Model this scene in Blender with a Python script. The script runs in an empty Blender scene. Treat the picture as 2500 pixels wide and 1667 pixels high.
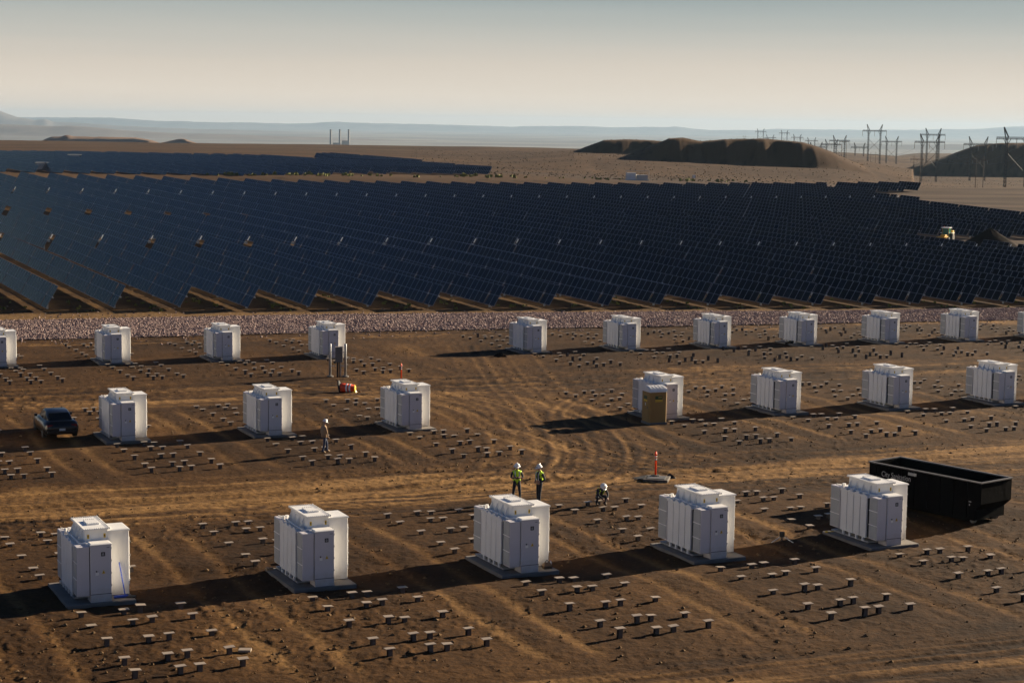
import bpy, bmesh, math, random
import numpy as np
from mathutils import Matrix, Vector

random.seed(7)
rng = np.random.default_rng(7)
scene = bpy.context.scene
COL = scene.collection
R = math.radians

# ------------------------------------------------------------------ camera
H = 16.73
F = 4500.0                       # focal length in pixels of the 2500 px wide photograph
PIT, ROLL = R(6.7034), R(0.7916)
cam_d = bpy.data.cameras.new('camera')
cam = bpy.data.objects.new('camera', cam_d)
COL.objects.link(cam)
cam_d.sensor_width = 36.0
cam_d.sensor_fit = 'HORIZONTAL'
cam_d.lens = 36.0 * F / 2500.0
cam_d.clip_start = 1.0
cam_d.clip_end = 80000.0
cam.matrix_world = Matrix.Translation((0, 0, H)) @ Matrix.Rotation(R(90) - PIT, 4, 'X') @ Matrix.Rotation(ROLL, 4, 'Z')
scene.camera = cam

# ------------------------------------------------------------------ sky, sun, exposure
SUN_AZ, SUN_EL = R(36.0), R(16.6)        # azimuth from +X towards +Y
world = bpy.data.worlds.new('World')
scene.world = world
world.use_nodes = True
wn = world.node_tree
wn.nodes.clear()


def wnode(t, **kw):
    n = wn.nodes.new(t)
    for k, v in kw.items():
        setattr(n, k, v)
    return n


w_out = wnode('ShaderNodeOutputWorld')
w_sky = wnode('ShaderNodeTexSky', sky_type='NISHITA', sun_disc=False, sun_elevation=SUN_EL, sun_rotation=R(90) - SUN_AZ,
              altitude=1600.0, air_density=0.4, dust_density=0.1, ozone_density=2.5)
w_bg = wnode('ShaderNodeBackground')
w_bg.inputs['Strength'].default_value = 0.05
w_tint = wnode('ShaderNodeMix', data_type='RGBA', blend_type='MULTIPLY')
w_tint.inputs[0].default_value = 1.0
w_tint.inputs[7].default_value = (0.82, 0.95, 1.02, 1)
wn.links.new(w_sky.outputs[0], w_tint.inputs[6])
wn.links.new(w_tint.outputs[2], w_bg.inputs['Color'])
# the dusty band along the horizon: cream at the bottom, blue grey a few degrees up, the same all the way round
w_tc = wnode('ShaderNodeTexCoord')
w_sep = wnode('ShaderNodeSeparateXYZ')
wn.links.new(w_tc.outputs['Generated'], w_sep.inputs[0])
w_map = wnode('ShaderNodeMapRange')
w_map.inputs['From Min'].default_value = -0.01
w_map.inputs['From Max'].default_value = 0.19
wn.links.new(w_sep.outputs['Z'], w_map.inputs['Value'])
w_cn = wnode('ShaderNodeTexNoise')
w_cn.inputs['Scale'].default_value = 3.0
w_cn.inputs['Detail'].default_value = 5.0
w_mp = wnode('ShaderNodeMapping')
w_mp.inputs['Scale'].default_value = (1.0, 1.0, 26.0)
wn.links.new(w_tc.outputs['Generated'], w_mp.inputs['Vector'])
wn.links.new(w_mp.outputs[0], w_cn.inputs['Vector'])
w_add = wnode('ShaderNodeMath', operation='MULTIPLY_ADD')
w_add.inputs[1].default_value = 0.05
wn.links.new(w_cn.outputs['Fac'], w_add.inputs[0])
w_sub = wnode('ShaderNodeMath', operation='SUBTRACT')
w_sub.inputs[1].default_value = 0.025
wn.links.new(w_map.outputs[0], w_add.inputs[2])
wn.links.new(w_add.outputs[0], w_sub.inputs[0])
w_ramp = wnode('ShaderNodeValToRGB')
cr = w_ramp.color_ramp
cr.elements[0].position = 0.04
cr.elements[0].color = (0.76, 0.645, 0.525, 1)
cr.elements[1].position = 1.0
cr.elements[1].color = (0.04, 0.08, 0.12, 1)
for p, c in ((0.13, (0.745, 0.64, 0.525)), (0.21, (0.64, 0.565, 0.475)), (0.28, (0.52, 0.50, 0.445)), (0.35, (0.39, 0.42, 0.40)), (0.44, (0.235, 0.30, 0.315)), (0.65, (0.075, 0.125, 0.16))):
    e = cr.elements.new(p)
    e.color = (*c, 1)
wn.links.new(w_sub.outputs[0], w_ramp.inputs[0])
w_bg2 = wnode('ShaderNodeBackground')
w_bg2.inputs['Strength'].default_value = 0.43
wn.links.new(w_ramp.outputs[0], w_bg2.inputs['Color'])
w_map2 = wnode('ShaderNodeMapRange', interpolation_type='SMOOTHSTEP')
w_map2.inputs['From Min'].default_value = 0.10
w_map2.inputs['From Max'].default_value = 0.32
wn.links.new(w_sep.outputs['Z'], w_map2.inputs['Value'])
w_mix = wnode('ShaderNodeMixShader')
wn.links.new(w_map2.outputs[0], w_mix.inputs[0])
wn.links.new(w_bg2.outputs[0], w_mix.inputs[1])
wn.links.new(w_bg.outputs[0], w_mix.inputs[2])
wn.links.new(w_mix.outputs[0], w_out.inputs['Surface'])

sun_d = bpy.data.lights.new('sun', 'SUN')
sun_d.energy = 5.0
sun_d.angle = R(0.5)
sun_d.color = (1.0, 0.83, 0.61)
sun = bpy.data.objects.new('sun', sun_d)
COL.objects.link(sun)
sdir = Vector((math.cos(SUN_EL) * math.cos(SUN_AZ), math.cos(SUN_EL) * math.sin(SUN_AZ), math.sin(SUN_EL)))
sun.rotation_euler = (-sdir).to_track_quat('-Z', 'Y').to_euler()
sun.location = sdir * 300

scene.view_settings.view_transform = 'Standard'
scene.view_settings.look = 'None'
scene.view_settings.gamma = 1.0
scene.view_settings.exposure = 1.3
scene.view_settings.use_curve_mapping = False
scene.render.engine = 'CYCLES'
scene.cycles.use_denoising = True
scene.render.filter_size = 1.15
scene.cycles.max_bounces = 8
scene.cycles.diffuse_bounces = 5
scene.cycles.volume_bounces = 0

# ------------------------------------------------------------------ ground shape
GA, GB = -0.003047, -0.008455
YAW = R(25.25)
E1 = np.array([math.cos(YAW), math.sin(YAW)])
E2 = np.array([-math.sin(YAW), math.cos(YAW)])
PSI = R(25.94)                     # axis of the tracker rows
P1 = np.array([math.cos(PSI), math.sin(PSI)])
P2 = np.array([-math.sin(PSI), math.cos(PSI)])
KAP = 1.02
ROW0, ROWP = 35.245 * KAP, 6.121 * KAP
TUBE_H = 1.34


def hash01(ix, iy, seed):
    h = (ix.astype(np.int64) * 374761393 + iy.astype(np.int64) * 668265263 + seed * 982451653) & 0xffffffff
    h = ((h ^ (h >> 13)) * 1274126177) & 0xffffffff
    h = (h ^ (h >> 16)) & 0xffffff
    return h / float(0xffffff)


def vnoise(x, y, seed=0):
    x = np.asarray(x, float)
    y = np.asarray(y, float)
    ix, iy = np.floor(x), np.floor(y)
    fx, fy = x - ix, y - iy
    fx = fx * fx * (3 - 2 * fx)
    fy = fy * fy * (3 - 2 * fy)
    a, b = hash01(ix, iy, seed), hash01(ix + 1, iy, seed)
    c, d = hash01(ix, iy + 1, seed), hash01(ix + 1, iy + 1, seed)
    return (a + (b - a) * fx) * (1 - fy) + (c + (d - c) * fx) * fy


def fbm(x, y, seed=0, octv=4, gain=0.5):
    s, amp, tot = 0.0, 1.0, 0.0
    for o in range(octv):
        s = s + amp * vnoise(x * 2 ** o + 17.3 * o, y * 2 ** o - 9.1 * o, seed + o)
        tot += amp
        amp *= gain
    return s / tot


def sstep(a, b, x):
    t = np.clip((x - a) / (b - a), 0, 1)
    return t * t * (3 - 2 * t)


def field_nodes(k):
    sf = (167.9 - 0.59 * np.clip(k, -8, 60)) * KAP
    g1 = (228.58 - 0.48 * k) * KAP
    g2 = g1 + 120.13 * KAP
    se = g2 + 61.5
    f = lambda z: H - (H - z) * KAP
    zf = f(0.62 - 0.105 * k)
    z1 = f(2.065 - 0.1204 * k)
    z2 = f(4.119 - 0.1786 * k + 0.00291 * k * k)
    ze = z2 + 0.8 + 0.9 * np.clip((16 - k) / 16, 0, 1)
    return (sf, g1, g2, se), (zf, z1, z2, ze)


def tube_z(k, s):
    (sf, g1, g2, se), (zf, z1, z2, ze) = field_nodes(k)
    t1 = np.clip((s - sf) / (g1 - sf), -0.5, 1)
    t2 = np.clip((s - g1) / (g2 - g1), 0, 1)
    t3 = np.clip((s - g2) / (se - g2), 0, 1)
    return zf + (z1 - zf) * t1 + (z2 - z1) * t2 + (ze - z2) * t3


FAR = [  # azimuth x/y, then (distance, height) of the land beyond the solar field
    (-0.40, [(400, 3.4), (460, 3.6), (600, 2.5), (850, -0.6), (1700, -4.4), (2700, -70), (6000, -130), (45000, -130)]),
    (-0.278, [(400, 3.4), (450, 3.6), (600, 2.5), (850, -0.5), (1700, -4.2), (2700, -70), (6000, -130), (45000, -130)]),
    (-0.144, [(420, 2.9), (470, 3.1), (750, 1.7), (1700, -4.0), (2700, -70), (6000, -130), (45000, -130)]),
    (-0.013, [(430, 2.0), (480, 2.3), (700, 0.6), (1700, -3.7), (2700, -70), (6000, -130), (45000, -130)]),
    (0.078, [(430, 1.4), (480, 1.6), (700, -1.2), (790, 0.2), (835, 1.6), (1200, -2.5), (1700, -5), (2700, -60), (6000, -130), (45000, -130)]),
    (0.167, [(430, 0.2), (520, -0.6), (700, -2.4), (790, -1.6), (840, -0.2), (1000, -4.5), (1500, -9.0), (2500, -14), (3200, -60), (7000, -130), (45000, -130)]),
    (0.222, [(430, -2.0), (520, -4.2), (900, -12.3), (1300, -18), (1800, -17.5), (3000, -20), (3800, -60), (8000, -130), (45000, -130)]),
    (0.256, [(430, -2.4), (520, -5.0), (900, -13.3), (1300, -18), (2000, -18.5), (3000, -20.5), (3800, -60), (8000, -130), (45000, -130)]),
    (0.40, [(430, -3.0), (520, -6.0), (900, -14.5), (1300, -18), (2000, -19), (3000, -22), (3800, -60), (8000, -130), (45000, -130)]),
]


def hor(px):
    return 304.6 + (px - 1250.0) * 0.0138


def pxz(px, py, Y):
    """height of a point seen at (px, py) of the 2500 px photograph and Y metres away"""
    return H - (py - hor(px)) / F * Y


def mesa(x, y, pts, Yr, L, depth, seed, z0):
    """a flat-topped hill: PTS its skyline, its front flank L metres deep at distance Yr; Z0 the land it stands on"""
    px = [p[0] for p in pts]
    Yw = Yr + 22 * (fbm(x / 60, x * 0 + 3, seed) - 0.5) + 13 * (fbm(x / 15, x * 0 + 5, seed + 4, 5, 0.6) - 0.5)
    u = 1250 + F * x / y
    zt = np.interp(u, px, [pxz(a, b, Yr) for a, b in pts], left=-60, right=-60)
    Lw = L * (0.75 + 0.6 * fbm(x / 18, x * 0 + 8, seed + 9))
    f = np.clip((y - (Yw - Lw)) / Lw, 0, 1)
    f = f * f * (3 - 2 * f) * 0.35 + f * 0.65
    g = sstep(Yr + depth * 2.2, Yr + depth * 0.6, y)
    hh = np.clip(zt - z0, 0, None)
    return z0 + hh * f * g + hh * 0.05 * (fbm(x / 9, y / 9, seed + 2) - 0.5) * f * g


MESA_A = [(1375, 382), (1392, 375), (1420, 362), (1466, 344), (1520, 342), (1590, 345), (1650, 352), (1700, 364), (1740, 380)]
MESA_B = [(1488, 399), (1520, 386), (1560, 368), (1600, 351), (1624, 340), (1660, 338), (1692, 345), (1702, 347), (1760, 342), (1850, 340), (1905, 345), (1950, 349), (1985, 360), (2020, 374), (2060, 394), (2100, 413), (2130, 425)]
MESA_C = [(2215, 408), (2260, 398), (2300, 385), (2330, 372), (2372, 356), (2430, 351), (2500, 351), (2620, 349), (2700, 352), (2800, 370)]
MESA_E = [(1000, 405), (1100, 398), (1200, 389), (1300, 382), (1395, 377), (1500, 381), (1700, 393), (1900, 398), (2030, 403), (2120, 410), (2220, 424)]
MESA_D = [(1990, 408), (2030, 398), (2062, 394), (2100, 396), (2150, 408), (2190, 416)]


def far_z(x, y):
    a = np.clip(x / np.maximum(y, 1.0), -0.3999, 0.3999)
    az = np.array([f[0] for f in FAR])
    j = np.clip(np.searchsorted(az, a) - 1, 0, len(FAR) - 2)
    Z = np.stack([np.interp(y, [p[0] for p in f[1]], [p[1] for p in f[1]]) for f in FAR])
    idx = np.arange(a.size).reshape(a.shape)
    Zf = Z.reshape(len(FAR), -1)
    fl = idx.ravel()
    jr = j.ravel()
    t = (a.ravel() - az[jr]) / (az[jr + 1] - az[jr])
    t = t * t * (3 - 2 * t)
    z = Zf[jr, fl] * (1 - t) + Zf[jr + 1, fl] * t
    z = z.reshape(a.shape)
    und = (fbm(x / 160, y / 260, 31) - 0.5) * 1.6 * sstep(500, 900, y) + (fbm(x / 35, y / 60, 33) - 0.5) * 0.5 * sstep(480, 700, y)
    z = z + und
    z = np.maximum(z, mesa(x, y, MESA_E, 905, 210, 160, 41, z))
    z = np.maximum(z, mesa(x, y, MESA_A, 985, 16, 90, 51, z))
    z = np.maximum(z, mesa(x, y, MESA_B, 850, 15, 90, 61, z))
    z = np.maximum(z, mesa(x, y, MESA_C, 1450, 26, 160, 71, z))
    z = np.maximum(z, mesa(x, y, MESA_D, 1230, 60, 120, 81, z))
    return z


QB = (65.2, 100.0, 135.0)
DQ = [-19, -14, -9.7, -6, -2.6, 0, 3.3, 4.6, 11, 15, 19]
DZ = [-0.05, -0.03, 0.05, 0.08, 0.16, 0.0, 0.06, 0.16, 0.13, 0.02, -0.05]


def Zg(x, y):
    x = np.asarray(x, float)
    y = np.asarray(y, float)
    shp = np.broadcast(x, y).shape
    x = np.broadcast_to(x, shp).reshape(-1).copy()
    y = np.broadcast_to(y, shp).reshape(-1).copy()
    plane = GA * x + GB * y
    q = x * E2[0] + y * E2[1] + 0.0757 * (x * E1[0] + y * E1[1])
    for b in QB:
        plane = plane + np.interp(q - b, DQ, DZ, left=0, right=0)
    k = np.clip((x * P1[0] + y * P1[1] - ROW0) / ROWP, -9, 50)
    s = x * P2[0] + y * P2[1]
    (sf, g1, g2, se), _ = field_nodes(k)
    fz = tube_z(k, s) - TUBE_H
    w1 = sstep(sf - 13, sf - 1.5, s)
    z = plane + (fz - plane) * w1
    yy = np.maximum(y, 60)
    w2 = sstep(se + 3, se + 42, s) * (y > 100)
    if np.any(w2 > 0):
        m = w2 > 0
        fzv = far_z(x[m], yy[m])
        z[m] = z[m] + (fzv - z[m]) * w2[m]
    return z.reshape(shp)


def zg(x, y):
    return float(Zg(np.array([x]), np.array([y]))[0])


def project(P):
    P = np.atleast_2d(np.asarray(P, float))
    x, y, z = P[:, 0], P[:, 1], P[:, 2] - H
    c, s = math.cos(PIT), math.sin(PIT)
    d = c * y - s * z
    v = -(s * y + c * z)
    U, V = F * x / d, F * v / d
    cr_, sr_ = math.cos(ROLL), math.sin(ROLL)
    return 1250 + cr_ * U - sr_ * V, 833.5 + sr_ * U + cr_ * V


def loc_w(r, s):
    return r * E1[0] + s * E2[0], r * E1[1] + s * E2[1]


# ------------------------------------------------------------------ materials
def mat(name, color, rough=0.6, metal=0.0, spec=0.5, noise=None, bump=None, coat=0.0):
    """NOISE = (scale, dark colour, amount); BUMP = (scale, strength)"""
    m = bpy.data.materials.new(name)
    m.use_nodes = True
    nt = m.node_tree
    b = nt.nodes['Principled BSDF']
    b.inputs['Base Color'].default_value = (*color, 1)
    b.inputs['Roughness'].default_value = rough
    b.inputs['Metallic'].default_value = metal
    b.inputs['Specular IOR Level'].default_value = spec
    b.inputs['Coat Weight'].default_value = coat
    if noise or bump:
        tc = nt.nodes.new('ShaderNodeTexCoord')
    if noise:
        sc, dark, amt = noise
        n = nt.nodes.new('ShaderNodeTexNoise')
        n.inputs['Scale'].default_value = sc
        n.inputs['Detail'].default_value = 6
        nt.links.new(tc.outputs['Object'], n.inputs['Vector'])
        r_ = nt.nodes.new('ShaderNodeMapRange')
        r_.inputs['From Min'].default_value = 0.35
        r_.inputs['From Max'].default_value = 0.75
        r_.inputs['To Max'].default_value = amt
        nt.links.new(n.outputs['Fac'], r_.inputs['Value'])
        mx = nt.nodes.new('ShaderNodeMix')
        mx.data_type = 'RGBA'
        mx.inputs[6].default_value = (*color, 1)
        mx.inputs[7].default_value = (*dark, 1)
        nt.links.new(r_.outputs[0], mx.inputs[0])
        nt.links.new(mx.outputs[2], b.inputs['Base Color'])
    if bump:
        n2 = nt.nodes.new('ShaderNodeTexNoise')
        n2.inputs['Scale'].default_value = bump[0]
        n2.inputs['Detail'].default_value = 5
        nt.links.new(tc.outputs['Object'], n2.inputs['Vector'])
        bp = nt.nodes.new('ShaderNodeBump')
        bp.inputs['Strength'].default_value = bump[1]
        bp.inputs['Distance'].default_value = 0.05
        nt.links.new(n2.outputs['Fac'], bp.inputs['Height'])
        nt.links.new(bp.outputs[0], b.inputs['Normal'])
    return m


M = {}
M['white'] = mat('white_paint', (0.86, 0.85, 0.82), 0.42, noise=(1.3, (0.70, 0.66, 0.60), 0.30), bump=(2.0, 0.05))
M['grey'] = mat('grey_paint_with_shade', (0.63, 0.605, 0.63), 0.45, noise=(1.1, (0.52, 0.50, 0.50), 0.35), bump=(2.0, 0.05))  # grey deepened to put the shade on front doors and plinths into the colour


def dusty(m, colr):
    nt = m.node_tree
    b = nt.nodes['Principled BSDF']
    src = b.inputs['Base Color'].links[0].from_socket
    geo = nt.nodes.new('ShaderNodeTexCoord')
    sep = nt.nodes.new('ShaderNodeSeparateXYZ')
    nt.links.new(geo.outputs['Object'], sep.inputs[0])
    n = nt.nodes.new('ShaderNodeTexNoise')
    n.inputs['Scale'].default_value = 3.5
    n.inputs['Detail'].default_value = 6
    nt.links.new(geo.outputs['Object'], n.inputs['Vector'])
    a = nt.nodes.new('ShaderNodeMath')
    a.operation = 'MULTIPLY_ADD'
    a.inputs[1].default_value = 0.9
    nt.links.new(n.outputs['Fac'], a.inputs[0])
    nt.links.new(sep.outputs['Z'], a.inputs[2])
    r_ = nt.nodes.new('ShaderNodeMapRange')
    r_.inputs['From Min'].default_value = 0.95
    r_.inputs['From Max'].default_value = 0.45
    r_.inputs['To Max'].default_value = 0.45
    nt.links.new(a.outputs[0], r_.inputs['Value'])
    mx = nt.nodes.new('ShaderNodeMix')
    mx.data_type = 'RGBA'
    mx.inputs[7].default_value = (*colr, 1)
    nt.links.new(r_.outputs[0], mx.inputs[0])
    nt.links.new(src, mx.inputs[6])
    nt.links.new(mx.outputs[2], b.inputs['Base Color'])


for k_ in ('white', 'grey'):
    dusty(M[k_], (0.42, 0.33, 0.23))
M['fin'] = mat('radiator_paint', (0.72, 0.72, 0.72), 0.5, noise=(2.0, (0.55, 0.53, 0.50), 0.35))
M['grille'] = mat('grille_grey', (0.40, 0.41, 0.41), 0.55, noise=(3.0, (0.30, 0.30, 0.29), 0.4))
M['dark'] = mat('dark_gap', (0.03, 0.03, 0.03), 0.8, noise=(4.0, (0.015, 0.015, 0.015), 0.5))
M['black'] = mat('black_sign', (0.02, 0.02, 0.025), 0.5, noise=(9.0, (0.04, 0.04, 0.045), 0.5))
M['yellow'] = mat('warning_yellow', (0.75, 0.50, 0.02), 0.5, noise=(9.0, (0.6, 0.36, 0.02), 0.4))
M['concrete'] = mat('pad_concrete', (0.19, 0.17, 0.15), 0.85, noise=(1.6, (0.10, 0.08, 0.062), 0.6), bump=(9.0, 0.25))
M['slab'] = mat('vault_slab', (0.13, 0.11, 0.09), 0.85, noise=(3.0, (0.06, 0.045, 0.035), 0.7), bump=(9.0, 0.25))
M['steel'] = mat('galvanised_steel', (0.42, 0.43, 0.44), 0.45, 0.6, noise=(6.0, (0.26, 0.25, 0.24), 0.5))
M['pile'] = mat('pile_steel', (0.11, 0.09, 0.08), 0.6, 0.2, noise=(5.0, (0.06, 0.04, 0.03), 0.6))
M['plate'] = mat('cap_plate_steel', (0.38, 0.31, 0.235), 0.5, 0.1, noise=(5.0, (0.22, 0.165, 0.12), 0.6))
M['wood'] = mat('pole_wood', (0.10, 0.06, 0.04), 0.85, noise=(2.0, (0.06, 0.035, 0.025), 0.6))
M['lattice'] = mat('tower_steel', (0.035, 0.034, 0.036), 0.6, 0.0, 0.2, noise=(0.5, (0.06, 0.055, 0.055), 0.5))
M['insul'] = mat('insulator_glass', (0.12, 0.11, 0.10), 0.35, noise=(2.0, (0.07, 0.07, 0.07), 0.4))
M['hat'] = mat('hard_hat_white', (0.82, 0.80, 0.78), 0.3, noise=(6.0, (0.7, 0.67, 0.63), 0.3))
M['vest'] = mat('vest_lime', (0.58, 0.85, 0.02), 0.6, noise=(8.0, (0.42, 0.68, 0.02), 0.4))
M['tape'] = mat('reflective_tape', (0.6, 0.62, 0.6), 0.3, noise=(9.0, (0.45, 0.46, 0.45), 0.4))
M['skin'] = mat('skin', (0.42, 0.24, 0.16), 0.55, noise=(9.0, (0.34, 0.18, 0.12), 0.4))
M['navy'] = mat('dark_cloth', (0.018, 0.02, 0.028), 0.85, noise=(9.0, (0.03, 0.03, 0.04), 0.5), bump=(14.0, 0.4))
M['denim'] = mat('denim', (0.025, 0.04, 0.085), 0.85, noise=(9.0, (0.04, 0.06, 0.11), 0.5), bump=(14.0, 0.4))
M['charcoal'] = mat('charcoal_sleeves', (0.055, 0.055, 0.06), 0.85, noise=(9.0, (0.035, 0.035, 0.04), 0.5), bump=(14.0, 0.4))
M['tan'] = mat('tan_jacket', (0.36, 0.24, 0.14), 0.85, noise=(9.0, (0.27, 0.17, 0.09), 0.5), bump=(14.0, 0.4))
M['boot'] = mat('boot_leather', (0.09, 0.055, 0.03), 0.7, noise=(12.0, (0.05, 0.03, 0.02), 0.5))
M['boot_tan'] = mat('boot_tan', (0.36, 0.24, 0.13), 0.7, noise=(12.0, (0.26, 0.17, 0.09), 0.5))
M['orange'] = mat('delineator_orange', (0.95, 0.13, 0.015), 0.45, noise=(8.0, (0.85, 0.10, 0.01), 0.4))
M['orange'].node_tree.nodes['Principled BSDF'].inputs['Subsurface Weight'].default_value = 0.7
M['orange'].node_tree.nodes['Principled BSDF'].inputs['Subsurface Radius'].default_value = (0.12, 0.04, 0.02)
M['orange'].node_tree.nodes['Principled BSDF'].inputs['Subsurface Scale'].default_value = 1.0
M['red'] = mat('barrel_orange', (0.78, 0.06, 0.01), 0.5, noise=(7.0, (0.55, 0.04, 0.01), 0.5))
M['rubber'] = mat('black_rubber', (0.02, 0.02, 0.02), 0.8, noise=(6.0, (0.045, 0.04, 0.035), 0.5))
M['car'] = mat('car_paint_black', (0.004, 0.005, 0.008), 0.30, 0.0, 0.35, coat=0.25, noise=(3.0, (0.016, 0.013, 0.010), 0.35))
M['glass'] = mat('car_glass', (0.004, 0.004, 0.005), 0.15, 0.0, 0.2, noise=(2.0, (0.012, 0.012, 0.012), 0.3))
M['tail'] = mat('tail_lamp', (0.20, 0.01, 0.01), 0.2, noise=(8.0, (0.12, 0.006, 0.006), 0.3))
M['platew'] = mat('licence_plate', (0.55, 0.57, 0.60), 0.5, noise=(20.0, (0.35, 0.37, 0.42), 0.5))
M['chrome'] = mat('chrome_trim', (0.6, 0.6, 0.6), 0.2, 0.9, noise=(9.0, (0.5, 0.5, 0.5), 0.3))
M['dump'] = mat('dumpster_black', (0.0018, 0.0018, 0.002), 0.85, 0.0, 0.04, noise=(1.2, (0.007, 0.0045, 0.003), 0.45), bump=(2.5, 0.3))
M['dumprim'] = mat('dumpster_rim', (0.20, 0.19, 0.18), 0.5, 0.3, noise=(2.0, (0.08, 0.06, 0.05), 0.6))
M['lettering'] = mat('white_lettering', (0.40, 0.38, 0.36), 0.6, noise=(5.0, (0.22, 0.20, 0.19), 0.6))
M['potty'] = mat('toilet_brown', (0.31, 0.185, 0.05), 0.6, noise=(1.5, (0.22, 0.125, 0.035), 0.5))
M['pottyroof'] = mat('toilet_roof_white', (0.72, 0.72, 0.72), 0.5, noise=(2.0, (0.55, 0.53, 0.5), 0.4))
M['green'] = mat('sign_dark_green', (0.02, 0.05, 0.015), 0.5, noise=(6.0, (0.03, 0.08, 0.02), 0.4))
M['blue'] = mat('broom_blue', (0.012, 0.06, 0.42), 0.45, noise=(8.0, (0.01, 0.035, 0.26), 0.4))
M['cabgreen'] = mat('cab_tinted_glass', (0.03, 0.20, 0.12), 0.2, noise=(2.0, (0.02, 0.12, 0.08), 0.4))
M['machine'] = mat('machine_yellow', (0.70, 0.40, 0.03), 0.5, noise=(2.0, (0.5, 0.27, 0.03), 0.5))
M['crate'] = mat('crate_wood', (0.26, 0.14, 0.06), 0.85, noise=(2.0, (0.16, 0.08, 0.035), 0.6))
M['shed'] = mat('shed_grey', (0.50, 0.49, 0.47), 0.6, noise=(0.8, (0.38, 0.36, 0.33), 0.5))
M['sheddark'] = mat('shed_dark', (0.12, 0.12, 0.12), 0.6, noise=(0.8, (0.07, 0.07, 0.07), 0.5))
M['stack'] = mat('chimney_concrete', (0.24, 0.23, 0.22), 0.85, noise=(0.02, (0.17, 0.16, 0.15), 0.5))
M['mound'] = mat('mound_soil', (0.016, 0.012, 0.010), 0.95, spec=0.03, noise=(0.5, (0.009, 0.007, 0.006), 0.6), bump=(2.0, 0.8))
M['frame'] = mat('module_frame', (0.23, 0.25, 0.29), 0.5, 0.1, noise=(3.0, (0.16, 0.18, 0.21), 0.4))
M['scrub'] = mat('desert_scrub', (0.085, 0.065, 0.035), 0.9, noise=(0.7, (0.055, 0.04, 0.022), 0.6))
M['scrubg'] = mat('green_scrub', (0.17, 0.17, 0.035), 0.9, noise=(0.7, (0.10, 0.11, 0.03), 0.6))
M['cable'] = mat('cable_black', (0.02, 0.02, 0.02), 0.6, noise=(2.0, (0.03, 0.03, 0.03), 0.4))


def module_glass():
    m = mat('module_glass', (0.004, 0.006, 0.010), 0.14, 0.0, 0.09)
    nt = m.node_tree
    b = nt.nodes['Principled BSDF']
    oi = nt.nodes.new('ShaderNodeObjectInfo')
    tc = nt.nodes.new('ShaderNodeTexCoord')
    n = nt.nodes.new('ShaderNodeTexNoise')
    n.inputs['Scale'].default_value = 0.35
    nt.links.new(tc.outputs['Object'], n.inputs['Vector'])
    mx = nt.nodes.new('ShaderNodeMix')
    mx.data_type = 'RGBA'
    mx.inputs[6].default_value = (0.0012, 0.0016, 0.003, 1)
    mx.inputs[7].default_value = (0.004, 0.009, 0.018, 1)
    nt.links.new(oi.outputs['Random'], mx.inputs[0])
    nt.links.new(mx.outputs[2], b.inputs['Base Color'])
    mr = nt.nodes.new('ShaderNodeMapRange')
    mr.inputs['To Min'].default_value = 0.10
    mr.inputs['To Max'].default_value = 0.22
    nt.links.new(n.outputs['Fac'], mr.inputs['Value'])
    nt.links.new(mr.outputs[0], b.inputs['Roughness'])
    return m


M['glassm'] = module_glass()


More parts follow.
